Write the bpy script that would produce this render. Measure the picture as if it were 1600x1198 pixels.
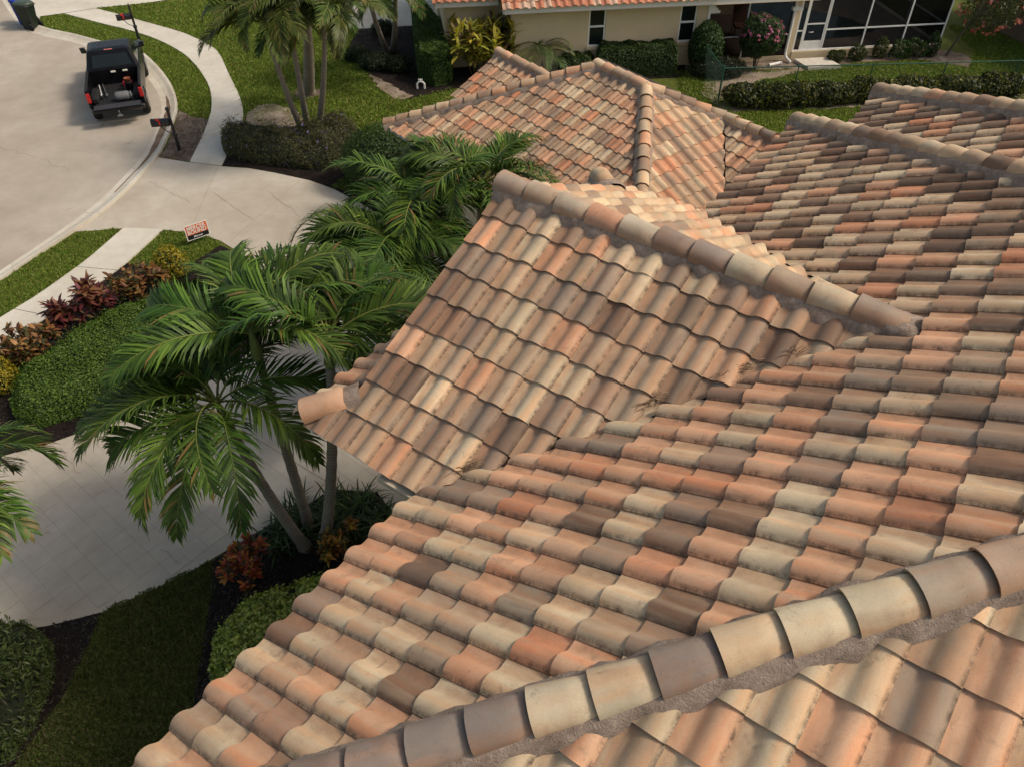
import bpy, bmesh, math, random
import numpy as np
from math import sin, cos, tan, pi, radians, sqrt, atan2, floor, exp
from mathutils import Vector, Matrix
random.seed(7); np.random.seed(7)
R = random.random
def U(a, b): return a + (b - a) * R()
S = bpy.context.scene
for o in list(bpy.data.objects): bpy.data.objects.remove(o)
COL = S.collection

# ------------------------------------------------------------------ camera, sky, sun, exposure
CH = 11.6; PITCH = radians(43.0); FPX = 1230.0
cd = bpy.data.cameras.new('camera'); cam = bpy.data.objects.new('camera', cd); COL.objects.link(cam)
cd.sensor_width = 36.0; cd.lens = 36.0 * FPX / 1600.0; cd.clip_end = 600
cam.location = (0, 0, CH); cam.rotation_euler = (pi/2 - PITCH, 0, 0)
S.camera = cam
SUN_AZ, SUN_EL = 92.0, 48.0           # azimuth clockwise from +Y
w = bpy.data.worlds.new('World'); S.world = w; w.use_nodes = True
nt = w.node_tree; bgn = nt.nodes['Background']
sk = nt.nodes.new('ShaderNodeTexSky'); sk.sky_type = 'NISHITA'; sk.sun_disc = False
sk.sun_elevation = radians(SUN_EL); sk.sun_rotation = radians(SUN_AZ); sk.dust_density = 3.0; sk.air_density = 1.0; sk.ozone_density = 0.6
tint = nt.nodes.new('ShaderNodeMix'); tint.data_type = 'RGBA'; tint.blend_type = 'MULTIPLY'; tint.inputs[0].default_value = 1.0
tint.inputs[7].default_value = (1.0, 0.905, 0.75, 1)      # the camera's warm white balance
nt.links.new(sk.outputs[0], tint.inputs[6]); nt.links.new(tint.outputs[2], bgn.inputs[0]); bgn.inputs[1].default_value = 0.15
sl = bpy.data.lights.new('sun', 'SUN'); so = bpy.data.objects.new('sun', sl); COL.objects.link(so)
sl.energy = 2.0; sl.angle = radians(10.0); sl.color = (1.0, 0.915, 0.79)
sd = Vector((sin(radians(SUN_AZ))*cos(radians(SUN_EL)), cos(radians(SUN_AZ))*cos(radians(SUN_EL)), sin(radians(SUN_EL))))
so.rotation_euler = sd.to_track_quat('Z', 'Y').to_euler(); so.location = (30, 30, 40)
S.render.engine = 'CYCLES'
S.view_settings.view_transform = 'Standard'; S.view_settings.look = 'None'
S.view_settings.exposure = 0.36; S.view_settings.gamma = 1.0

# ------------------------------------------------------------------ photo pixel (1600 wide) -> point at height z
_s, _c = sin(PITCH), cos(PITCH)
def at(px, py, z=0.0):
    u = (px-800)/FPX; v = (599-py)/FPX
    d = Vector((u, _c + v*_s, -_s + v*_c)); k = (z-CH)/d.z
    return Vector((0, 0, CH)) + d*k
def g(px, py):
    p = at(px, py, 0.0); return (p.x, p.y)
def proj(P):
    x, y, z = P[0], P[1], P[2]-CH
    zz = y*_c - z*_s
    return 800 + FPX*x/zz, 599 - FPX*(y*_s + z*_c)/zz, zz
def AZ(a, z=0.0): return Vector((sin(radians(a)), cos(radians(a)), z))

# ------------------------------------------------------------------ materials
MATS = {}
def nodes_of(name):
    m = bpy.data.materials.new(name); m.use_nodes = True
    n = m.node_tree.nodes; l = m.node_tree.links
    return m, n, l, n['Principled BSDF']
def ramp(n, l, fac, stops):
    r = n.new('ShaderNodeValToRGB'); e = r.color_ramp.elements
    while len(e) < len(stops): e.new(0.5)
    for q, (p, c) in zip(e, stops):
        q.position = p; q.color = (c[0], c[1], c[2], 1)
    l.new(fac, r.inputs[0]); return r.outputs[0]
def noise(n, l, scale, detail=4.0, rough=0.55, vec=None, dist=0.0):
    t = n.new('ShaderNodeTexNoise'); t.inputs['Scale'].default_value = scale; t.inputs['Detail'].default_value = detail
    t.inputs['Roughness'].default_value = rough; t.inputs['Distortion'].default_value = dist
    if vec is not None: l.new(vec, t.inputs['Vector'])
    return t.outputs[0]
def mixc(n, l, fac, a, b, mode='MIX'):
    x = n.new('ShaderNodeMix'); x.data_type = 'RGBA'; x.blend_type = mode
    for inp, v in ((0, fac), (6, a), (7, b)):
        if isinstance(v, (int, float)): x.inputs[inp].default_value = v
        elif isinstance(v, tuple): x.inputs[inp].default_value = (v[0], v[1], v[2], 1)
        else: l.new(v, x.inputs[inp])
    return x.outputs[2]
def wpos(n):
    return n.new('ShaderNodeNewGeometry').outputs['Position']
def bump(n, l, b, h, strength, dist):
    q = n.new('ShaderNodeBump'); q.inputs['Strength'].default_value = strength; q.inputs['Distance'].default_value = dist
    l.new(h, q.inputs['Height']); l.new(q.outputs[0], b.inputs['Normal'])
def plain(name, col, rough=0.6, metal=0.0, var=0.12, scale=6.0, spec=0.3, bmp=0.0):
    if name in MATS: return MATS[name]
    m, n, l, b = nodes_of(name)
    t = noise(n, l, scale, 5.0, 0.6, wpos(n))
    lo = tuple(c*(1-var) for c in col); hi = tuple(min(1, c*(1+var)) for c in col)
    l.new(ramp(n, l, t, [(0.3, lo), (0.7, hi)]), b.inputs['Base Color'])
    b.inputs['Roughness'].default_value = rough; b.inputs['Metallic'].default_value = metal
    b.inputs['Specular IOR Level'].default_value = spec
    if bmp: bump(n, l, b, noise(n, l, scale*8, 4, 0.6, wpos(n)), bmp, 0.01)
    MATS[name] = m; return m
def ground_mat(name, c1, c2, c3, s1, s2, rough=0.9, bs=0.4, bd=0.02, bscale=60.0, speck=None, mot=(0.72, 1.18)):
    m, n, l, b = nodes_of(name); p = wpos(n)
    a = noise(n, l, s1, 6.0, 0.62, p, 0.4); d = noise(n, l, s2, 6.0, 0.65, p)
    c = ramp(n, l, a, [(0.32, c1), (0.52, c2), (0.7, c3)])
    f = ramp(n, l, d, [(0.3, (mot[0],)*3), (0.7, (mot[1],)*3)])
    c = mixc(n, l, 1.0, c, f, 'MULTIPLY')
    if speck:
        v = noise(n, l, speck[0], 3.0, 0.7, p)
        k = ramp(n, l, v, [(speck[1], (0, 0, 0)), (speck[1]+0.06, (1, 1, 1))])
        c = mixc(n, l, k, c, speck[2])
    l.new(c, b.inputs['Base Color']); b.inputs['Roughness'].default_value = rough; b.inputs['Specular IOR Level'].default_value = 0.15
    if bs: bump(n, l, b, noise(n, l, bscale, 4, 0.7, p), bs, bd)
    return m
M_LAWN = ground_mat('lawn_grass', (0.08, 0.105, 0.018), (0.11, 0.13, 0.024), (0.15, 0.15, 0.038), 0.9, 9.0, 0.95, 0.9, 0.05, 45)
M_ROAD = ground_mat('road_asphalt', (0.30, 0.255, 0.205), (0.37, 0.325, 0.27), (0.45, 0.41, 0.35), 0.16, 1.6, 0.85, 0.1, 0.01, 80, (0.5, 0.66, (0.265, 0.22, 0.175)), (0.90, 1.07))
M_CONC = ground_mat('pale_concrete', (0.42, 0.38, 0.31), (0.49, 0.455, 0.385), (0.56, 0.53, 0.465), 0.4, 3.0, 0.85, 0.1, 0.008, 90, None, (0.92, 1.06))
M_WALK = ground_mat('sidewalk_concrete', (0.47, 0.435, 0.365), (0.53, 0.50, 0.43), (0.58, 0.555, 0.49), 0.5, 3.5, 0.85, 0.1, 0.008, 90, None, (0.93, 1.05))
M_DRIVE = ground_mat('driveway_concrete', (0.34, 0.295, 0.235), (0.42, 0.375, 0.31), (0.51, 0.475, 0.405), 0.28, 2.0, 0.85, 0.1, 0.008, 90, (0.8, 0.70, (0.31, 0.255, 0.20)), (0.91, 1.06))
M_JOINT = plain('joint_mortar', (0.32, 0.28, 0.24), 0.95, var=0.25)
M_MULCH = ground_mat('dark_mulch', (0.014, 0.010, 0.009), (0.022, 0.016, 0.014), (0.035, 0.025, 0.021), 3.0, 20.0, 1.0, 1.0, 0.05, 50)
M_DIRT = ground_mat('bare_dirt', (0.12, 0.085, 0.062), (0.20, 0.155, 0.12), (0.31, 0.26, 0.21), 2.0, 14.0, 1.0, 0.8, 0.03, 60)
M_SAND = ground_mat('pale_sand', (0.17, 0.13, 0.09), (0.25, 0.20, 0.15), (0.33, 0.275, 0.215), 1.6, 12.0, 1.0, 0.2, 0.01, 60)
M_BLACK = plain('black_paint', (0.012, 0.012, 0.014), 0.35, var=0.2, spec=0.5)
M_WHITE = plain('white_paint', (0.72, 0.71, 0.68), 0.5, var=0.06)
M_CREAM = plain('cream_stucco', (0.56, 0.455, 0.30), 0.9, var=0.06, scale=1.2, bmp=0.25)
M_TANWALL = plain('tan_stucco', (0.33, 0.265, 0.205), 0.9, var=0.08, scale=1.2, bmp=0.25)
M_MORTAR = ground_mat('ridge_mortar', (0.25, 0.185, 0.145), (0.32, 0.245, 0.195), (0.39, 0.31, 0.255), 5.0, 24.0, 0.95, 0.8, 0.02, 70)
M_DECK = plain('roof_underlay', (0.035, 0.027, 0.022), 0.95)
M_RUBBER = plain('tyre_rubber', (0.014, 0.014, 0.014), 0.8)
M_ALU = plain('grey_metal', (0.32, 0.32, 0.33), 0.35, 0.8)
M_WOOD = plain('dead_frond', (0.20, 0.135, 0.08), 0.9, var=0.4, scale=20)

def glass_mat(name, col, rough=0.06, spec=0.6):
    m, n, l, b = nodes_of(name)
    l.new(mixc(n, l, noise(n, l, 1.5, 2, 0.5, wpos(n)), tuple(c*0.7 for c in col), tuple(c*1.4 for c in col)), b.inputs['Base Color'])
    b.inputs['Roughness'].default_value = rough; b.inputs['Specular IOR Level'].default_value = spec
    MATS[name] = m; return m
M_GLASS = glass_mat('dark_glass', (0.008, 0.012, 0.012), .08, .35)

def leaf_mat(name, rough=0.5, trans=0.35, spec=0.35):
    m, n, l, b = nodes_of(name)
    a = n.new('ShaderNodeAttribute'); a.attribute_name = 'lcol'
    l.new(a.outputs['Color'], b.inputs['Base Color']); b.inputs['Roughness'].default_value = rough; b.inputs['Specular IOR Level'].default_value = spec
    t = n.new('ShaderNodeBsdfTranslucent'); l.new(mixc(n, l, 1.0, a.outputs['Color'], (1.25, 1.3, 0.7), 'MULTIPLY'), t.inputs['Color'])
    x = n.new('ShaderNodeMixShader'); x.inputs[0].default_value = trans
    l.new(b.outputs[0], x.inputs[1]); l.new(t.outputs[0], x.inputs[2]); l.new(x.outputs[0], n['Material Output'].inputs['Surface'])
    MATS[name] = m; return m
M_LEAF = leaf_mat('leaf'); M_FROND = leaf_mat('palm_leaf', 0.45, 0.22, 0.22); M_BLADE = leaf_mat('grass_blade', 0.7, 0.3, 0.2)
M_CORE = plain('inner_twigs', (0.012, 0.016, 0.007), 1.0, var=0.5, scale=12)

def tile_mat(name, src, dirt=1.0):
    m, n, l, b = nodes_of(name)
    if src == 'obj':
        i = n.new('ShaderNodeObjectInfo'); colr, rnd = i.outputs['Color'], i.outputs['Alpha']
    else:
        i = n.new('ShaderNodeAttribute'); i.attribute_name = 'tcol'; colr, rnd = i.outputs['Color'], i.outputs['Alpha']
    uv = n.new('ShaderNodeUVMap'); uv.uv_map = 'UVMap'
    sp = n.new('ShaderNodeSeparateXYZ'); l.new(uv.outputs[0], sp.inputs[0])
    k = n.new('ShaderNodeMath'); k.operation = 'MULTIPLY'; l.new(rnd, k.inputs[0]); k.inputs[1].default_value = 37.0
    def stretch(sx, sy, off):
        cx = n.new('ShaderNodeCombineXYZ')
        for s_, o_, idx in ((sx, 0, 0), (sy, 1, 1)):
            mm = n.new('ShaderNodeMath'); mm.operation = 'MULTIPLY_ADD'; l.new(sp.outputs[o_], mm.inputs[0]); mm.inputs[1].default_value = s_
            l.new(k.outputs[0], mm.inputs[2]); l.new(mm.outputs[0], cx.inputs[idx])
        l.new(k.outputs[0], cx.inputs[2]); return cx.outputs[0]
    st = noise(n, l, 1.0, 3.0, 0.55, stretch(3.2, 0.6, 0), 0.3)       # long flashed streaks
    bl = noise(n, l, 1.0, 4.0, 0.6, stretch(2.2, 1.8, 3))
    c = mixc(n, l, ramp(n, l, st, [(0.42, (0, 0, 0)), (0.62, (0.75, 0.75, 0.75))]), colr, mixc(n, l, 1.0, colr, (1.05, 0.80, 0.66), 'MULTIPLY'))
    h2 = n.new('ShaderNodeMath'); h2.operation = 'FRACT'; hm = n.new('ShaderNodeMath'); hm.operation = 'MULTIPLY'; l.new(rnd, hm.inputs[0]); hm.inputs[1].default_value = 61.7; l.new(hm.outputs[0], h2.inputs[0])
    sec = ramp(n, l, h2.outputs[0], [(0.0, (0.55, 0.43, 0.28)), (0.42, (0.34, 0.255, 0.18)), (0.66, (0.52, 0.29, 0.17)), (0.86, (0.19, 0.142, 0.11))])
    s2_ = noise(n, l, 1.0, 3.0, 0.6, stretch(2.3, 0.4, 2), 0.5)
    c = mixc(n, l, ramp(n, l, s2_, [(0.47, (0, 0, 0)), (0.70, (0.50, 0.50, 0.50))]), c, sec)
    c = mixc(n, l, ramp(n, l, bl, [(0.5, (0, 0, 0)), (0.8, (0.6, 0.6, 0.6))]), c, mixc(n, l, 0.5, colr, (0.20, 0.15, 0.115)))
    # lichen and dirt speckles, strongest where barrel meets pan and at the butt end
    fine = noise(n, l, 34.0, 5.0, 0.75, stretch(0.55, 0.8, 1))
    zone = n.new('ShaderNodeMapRange'); zone.inputs[1].default_value = 0.80; zone.inputs[2].default_value = 1.0
    l.new(sp.outputs[0], zone.inputs[0])
    z2 = n.new('ShaderNodeMapRange'); z2.inputs[1].default_value = 0.12; z2.inputs[2].default_value = 0.0; l.new(sp.outputs[0], z2.inputs[0])
    mx = n.new('ShaderNodeMath'); mx.operation = 'MAXIMUM'; l.new(zone.outputs[0], mx.inputs[0]); l.new(z2.outputs[0], mx.inputs[1])
    ad = n.new('ShaderNodeMath'); ad.operation = 'MULTIPLY_ADD'; l.new(mx.outputs[0], ad.inputs[0]); ad.inputs[1].default_value = 0.05*dirt; l.new(fine, ad.inputs[2])
    c = mixc(n, l, ramp(n, l, ad.outputs[0], [(0.63, (0, 0, 0)), (0.76, (0.85, 0.85, 0.85))]), c, (0.075, 0.052, 0.036))
    pn_ = n.new('ShaderNodeMapRange'); pn_.inputs[1].default_value = 0.44; pn_.inputs[2].default_value = 0.28; l.new(sp.outputs[0], pn_.inputs[0])
    pm = n.new('ShaderNodeMath'); pm.operation = 'MULTIPLY'; l.new(pn_.outputs[0], pm.inputs[0]); l.new(ramp(n, l, bl, [(0.38, (0.05, 0.05, 0.05)), (0.7, (0.6, 0.6, 0.6))]), pm.inputs[1])
    c = mixc(n, l, pm.outputs[0], c, (0.36, 0.19, 0.105))
    cr_ = n.new('ShaderNodeMapRange'); cr_.inputs[1].default_value = 0.90; cr_.inputs[2].default_value = 0.985; l.new(sp.outputs[0], cr_.inputs[0])
    dn = noise(n, l, 1.0, 5.0, 0.8, stretch(4.0, 5.0, 1)); dm = n.new('ShaderNodeMath'); dm.operation = 'MULTIPLY'; l.new(cr_.outputs[0], dm.inputs[0])
    l.new(ramp(n, l, dn, [(0.40, (0.15, 0.15, 0.15)), (0.60, (0.85, 0.85, 0.85))]), dm.inputs[1])
    c = mixc(n, l, dm.outputs[0], c, (0.07, 0.048, 0.034))
    stn = noise(n, l, 7.0, 6.0, 0.72, wpos(n), 0.6); c = mixc(n, l, ramp(n, l, stn, [(0.58, (0, 0, 0)), (0.74, (0.6, 0.6, 0.6))]), c, (0.13, 0.098, 0.075))
    grit = noise(n, l, 160.0, 3.0, 0.8, wpos(n)); c = mixc(n, l, 1.0, c, ramp(n, l, grit, [(0.3, (0.86, 0.86, 0.86)), (0.7, (1.1, 1.1, 1.1))]), 'MULTIPLY')
    wear = noise(n, l, 2.2, 6.0, 0.7, wpos(n))
    c = mixc(n, l, 1.0, c, ramp(n, l, wear, [(0.3, (0.82, 0.81, 0.80)), (0.7, (1.10, 1.09, 1.07))]), 'MULTIPLY')
    l.new(c, b.inputs['Base Color']); b.inputs['Roughness'].default_value = 0.72; b.inputs['Specular IOR Level'].default_value = 0.25
    bump(n, l, b, noise(n, l, 90.0, 4.0, 0.7, wpos(n)), 0.25, 0.004)
    return m
M_TILE_O = tile_mat('roof_tile_glaze', 'obj'); M_TILE_A = tile_mat('roof_tile_glaze_many', 'att')

# ------------------------------------------------------------------ object helpers
WL = {}
def tag(o, label=None, cat=None, group=None, kind=None):
    if label: o['label'] = label
    if cat: o['category'] = cat
    if group: o['group'] = group
    if kind: o['kind'] = kind
    return o
def thing(name, label, cat, loc, group=None):
    o = bpy.data.objects.new(name, None); o.empty_display_size = 0.2; COL.objects.link(o)
    o.location = loc; WL[o] = Vector(loc); return tag(o, label, cat, group)
def link(name, me, mat, parent=None):
    o = bpy.data.objects.new(name, me); COL.objects.link(o)
    if mat is not None and not me.materials: me.materials.append(mat)
    if parent is not None: o.parent = parent; WL[o] = WL.get(parent, Vector())
    else: WL[o] = Vector()
    return o
class MB:
    def __init__(s): s.v = []; s.f = []
    def add(s, vs, fs):
        o = len(s.v); s.v += [tuple(p) for p in vs]; s.f += [tuple(i+o for i in f) for f in fs]
    def box(s, c, d, rz=0.0, fr=None):
        x, y, z = d[0]/2, d[1]/2, d[2]/2; vs = []
        for q in ((-x,-y,-z),(x,-y,-z),(x,y,-z),(-x,y,-z),(-x,-y,z),(x,-y,z),(x,y,z),(-x,y,z)):
            p = Vector(q)
            if rz: p = Matrix.Rotation(rz, 3, 'Z') @ p
            vs.append(p + Vector(c))
        s.add(vs, [(0,3,2,1),(4,5,6,7),(0,1,5,4),(1,2,6,5),(2,3,7,6),(3,0,4,7)])
    def bbox(s, c, d, bv=0.02):                      # bevelled box
        x, y, z = d[0]/2, d[1]/2, d[2]/2; b = min(bv, x*.9, y*.9, z*.9)
        rings = []
        for zz, k in ((-z, b), (-z+b, 0), (z-b, 0), (z, b)):
            X, Y = x-k, y-k; e = b if k == 0 else b*0.6
            rings.append([(X,-Y+e,zz),(X,Y-e,zz),(X-e,Y,zz),(-X+e,Y,zz),(-X,Y-e,zz),(-X,-Y+e,zz),(-X+e,-Y,zz),(X-e,-Y,zz)])
        vs = [Vector(p)+Vector(c) for r in rings for p in r]; fs = [tuple(range(7,-1,-1)), tuple(range(24,32))]
        for k in range(3):
            for i in range(8):
                j = (i+1) % 8; fs.append((k*8+i, k*8+j, k*8+8+j, k*8+8+i))
        s.add(vs, fs)
    def tube(s, pts, rad, n=8, cap=True):
        pts = [Vector(p) for p in pts]
        if isinstance(rad, (int, float)): rad = [rad]*len(pts)
        vs = []; fs = []; ref = None
        for i, p in enumerate(pts):
            d = (pts[min(i+1, len(pts)-1)] - pts[max(i-1, 0)]).normalized()
            if ref is None: ref = Vector((0,0,1)) if abs(d.z) < .9 else Vector((1,0,0))
            x = d.cross(ref).normalized(); y = d.cross(x).normalized(); ref = x.cross(d) if True else ref
            for k in range(n):
                a = 2*pi*k/n; vs.append(p + (x*cos(a) + y*sin(a))*rad[i])
        for i in range(len(pts)-1):
            for k in range(n):
                j = (k+1) % n; fs.append((i*n+k, i*n+j, (i+1)*n+j, (i+1)*n+k))
        if cap: fs += [tuple(range(n)), tuple(range(len(vs)-1, len(vs)-n-1, -1))]
        s.add(vs, fs)
    def lathe(s, c, prof, n=16, axis='Z'):
        vs = []; fs = []
        for r, h in prof:
            for k in range(n):
                a = 2*pi*k/n; p = (r*cos(a), r*sin(a), h)
                if axis == 'Y': p = (r*cos(a), h, r*sin(a))
                if axis == 'X': p = (h, r*cos(a), r*sin(a))
                vs.append(Vector(p)+Vector(c))
        m = len(prof)
        for i in range(m-1):
            for k in range(n):
                j = (k+1) % n; fs.append((i*n+k, i*n+j, (i+1)*n+j, (i+1)*n+k))
        fs += [tuple(range(n-1,-1,-1)), tuple(range((m-1)*n, m*n))]
        s.add(vs, fs)
    def prism(s, poly, z0, z1):                       # poly: list of (x, y)
        n = len(poly)
        s.add([(x, y, z0) for x, y in poly] + [(x, y, z1) for x, y in poly],
              [tuple(range(n, 2*n)), tuple(range(n-1, -1, -1))] + [(i, (i+1) % n, n+(i+1) % n, n+i) for i in range(n)])
    def extrude(s, poly3, d):                         # planar poly pushed along vector d
        n = len(poly3); d = Vector(d); a = [Vector(p) for p in poly3]
        s.add(a + [p+d for p in a], [tuple(range(n-1,-1,-1)), tuple(range(n, 2*n))] + [(i, (i+1) % n, n+(i+1) % n, n+i) for i in range(n)])
    def mesh(s, off=None, xf=None, smooth=False, name='m'):
        vs = [Vector(p) for p in s.v]
        if xf is not None: vs = [xf @ p for p in vs]
        if off is not None: vs = [p-off for p in vs]
        me = bpy.data.meshes.new(name); me.from_pydata([tuple(p) for p in vs], [], s.f); me.validate()
        bm = bmesh.new(); bm.from_mesh(me); bmesh.ops.recalc_face_normals(bm, faces=bm.faces); bm.to_mesh(me); bm.free()
        if smooth: me.polygons.foreach_set('use_smooth', [True]*len(me.polygons))
        me.update(); return me
    def build(s, name, mat, parent=None, xf=None, smooth=False):
        return link(name, s.mesh(WL.get(parent), xf, smooth, name), mat, parent)
def structure(name, mb, mat): return tag(mb.build(name, mat), kind='structure')
def sheet(name, poly, z, mat, thick=0.0, kind='structure'):
    m = MB()
    if area2(poly) < 0: poly = poly[::-1]
    if thick: m.prism(poly, z-thick, z)
    else: m.add([(x, y, z) for x, y in poly], [tuple(range(len(poly)))])
    o = m.build(name, mat)
    if kind: o['kind'] = kind
    return o
def area2(p): return sum(p[i][0]*p[(i+1) % len(p)][1] - p[(i+1) % len(p)][0]*p[i][1] for i in range(len(p)))
def P(*pts): return [g(*p) for p in pts]
def smooth_line(pts, k=4):                            # Catmull-Rom through 2-D points
    out = []; n = len(pts)
    for i in range(n-1):
        p0, p1, p2, p3 = pts[max(i-1, 0)], pts[i], pts[i+1], pts[min(i+2, n-1)]
        for j in range(k):
            t = j/k
            out.append(tuple(0.5*((2*p1[a]) + (-p0[a]+p2[a])*t + (2*p0[a]-5*p1[a]+4*p2[a]-p3[a])*t*t + (-p0[a]+3*p1[a]-3*p2[a]+p3[a])*t**3) for a in (0, 1)))
    out.append(tuple(pts[-1])); return out
def inside(x, y, poly):
    x = np.asarray(x); y = np.asarray(y); c = np.zeros(x.shape, bool); n = len(poly)
    for i in range(n):
        x1, y1 = poly[i]; x2, y2 = poly[(i+1) % n]
        if y1 == y2: continue
        c ^= ((y1 > y) != (y2 > y)) & (x < (x2-x1)*(y-y1)/(y2-y1)+x1)
    return c
def edge_dist(x, y, poly):
    d = np.full(np.shape(x), 1e9); n = len(poly)
    for i in range(n):
        ax, ay = poly[i]; bx, by = poly[(i+1) % n]; ex, ey = bx-ax, by-ay; q = max(ex*ex+ey*ey, 1e-9)
        t = np.clip(((x-ax)*ex+(y-ay)*ey)/q, 0, 1); d = np.minimum(d, np.hypot(x-ax-t*ex, y-ay-t*ey))
    return d
def sample_poly(poly, n):
    a = np.array(poly); lo, hi = a.min(0), a.max(0); out = []
    tot = 0
    while tot < n:
        q = lo + np.random.rand(max(n*2, 64), 2)*(hi-lo); q = q[inside(q[:, 0], q[:, 1], poly)]
        out.append(q); tot += len(q)
    return np.concatenate(out)[:n]

# fast quad/tri soup with a per-point colour attribute
def soup(name, V, F, C, mat, parent=None, kind=None):
    off = WL.get(parent, Vector()); V = np.asarray(V, float) - np.array(off)
    me = bpy.data.meshes.new(name); k = F.shape[1]
    me.vertices.add(len(V)); me.vertices.foreach_set('co', V.ravel())
    me.loops.add(F.size); me.loops.foreach_set('vertex_index', F.ravel().astype(np.int32))
    me.polygons.add(len(F)); me.polygons.foreach_set('loop_start', np.arange(0, F.size, k, dtype=np.int32))
    me.update(calc_edges=True)
    a = me.attributes.new('lcol', 'FLOAT_COLOR', 'POINT'); c4 = np.ones((len(V), 4)); c4[:, :3] = C; a.data.foreach_set('color', c4.ravel())
    me.update()
    o = link(name, me, mat, parent)
    if kind: o['kind'] = kind
    return o
def unit(a): return a/np.maximum(np.linalg.norm(a, axis=1, keepdims=True), 1e-9)
def leaf_cards(pos, nrm, size, aspect, colors, weights=None, jit=0.6, fold=0.25, size_var=0.35, up=0.2):
    n = len(pos)
    nn = unit(nrm + np.random.randn(n, 3)*jit + np.array([0, 0, up]))
    t = np.random.randn(n, 3); t = unit(t - nn*np.sum(t*nn, 1, keepdims=True)); b = np.cross(nn, t)
    L = size*(1 + (np.random.rand(n, 1)*2-1)*size_var); W = L*aspect
    V = np.stack([pos - t*L*.5, pos + b*W*.5 + nn*L*fold*.3, pos + t*L*.5 - nn*L*fold*.5, pos - b*W*.5 + nn*L*fold*.3], 1).reshape(-1, 3)
    F = np.arange(4*n).reshape(n, 4)
    ci = np.random.choice(len(colors), n, p=weights)
    C = np.array(colors)[ci]*(0.75 + 0.5*np.random.rand(n, 1))
    return V, F, np.repeat(C, 4, 0)
def lumps(P_, k=14, amp=0.16, seed=0):
    rs = np.random.RandomState(seed); c = unit(rs.randn(k, 3)); d = unit(P_) @ c.T
    return 1 + amp*(np.max(d, 1)-0.75)*2.2
GREEN = [(0.035, 0.075, 0.014), (0.055, 0.115, 0.02), (0.085, 0.15, 0.028), (0.02, 0.045, 0.01)]
DARKG = [(0.02, 0.045, 0.012), (0.03, 0.065, 0.015), (0.045, 0.085, 0.02)]
def bush(name, label, c, rad, n, size, colors, aspect=0.5, weights=None, flowers=None, stems=5, group=None, cat='bush', z0=None, core=True, jit=0.6, amp=0.2):
    t = thing(name, label, cat, (c[0], c[1], 0.0), group); sd_ = int(abs(c[0]*97+c[1]*31)*10) % 99991
    cz = c[2] if len(c) > 2 else rad[2]*0.9
    d = unit(np.random.randn(n, 3)); rr = 0.62 + 0.38*np.random.rand(n, 1)**0.5
    p = d*rr*lumps(d, 16, amp, sd_)[:, None]*np.array(rad) + np.array([c[0], c[1], cz]); ok = p[:, 2] > 0.05
    p = p[ok]; d = d[ok]
    V, F, C = leaf_cards(p, d, size, aspect, colors, weights, jit)
    soup('foliage', V, F, C, M_LEAF, t)
    m = MB()
    for k in range(stems):
        a = U(0, 6.28); m.tube([(c[0]+.03*cos(a), c[1]+.03*sin(a), 0.0), (c[0]+rad[0]*.3*cos(a), c[1]+rad[1]*.3*sin(a), cz*.7), (c[0]+rad[0]*.6*cos(a), c[1]+rad[1]*.6*sin(a), cz+rad[2]*.4)], [.02, .014, .006], 5)
    m.build('stem', plain('bark_brown', (0.10, 0.075, 0.055), 0.9, var=0.3), t)
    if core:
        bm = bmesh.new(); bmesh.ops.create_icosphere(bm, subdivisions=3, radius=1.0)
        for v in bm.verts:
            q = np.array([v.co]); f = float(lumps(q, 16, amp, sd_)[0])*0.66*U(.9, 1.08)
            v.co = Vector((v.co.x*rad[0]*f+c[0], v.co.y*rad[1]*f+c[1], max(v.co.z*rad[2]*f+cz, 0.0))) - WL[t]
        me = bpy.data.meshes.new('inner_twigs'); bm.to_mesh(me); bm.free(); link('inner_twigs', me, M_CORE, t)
    if flowers:
        fc, fn, fs = flowers; dd = unit(np.random.randn(fn, 3)); dd[:, 2] = np.abs(dd[:, 2])*.9
        pp = dd*lumps(dd, 16, amp, sd_)[:, None]*np.array(rad)*1.0 + np.array([c[0], c[1], cz])
        V, F, C = leaf_cards(np.repeat(pp, 4, 0)+np.random.randn(fn*4, 3)*fs*.3, np.repeat(dd, 4, 0), fs, .8, fc, None, .8)
        soup('blossom', V, F, C, M_LEAF, t, 'stuff')
    return t
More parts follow.
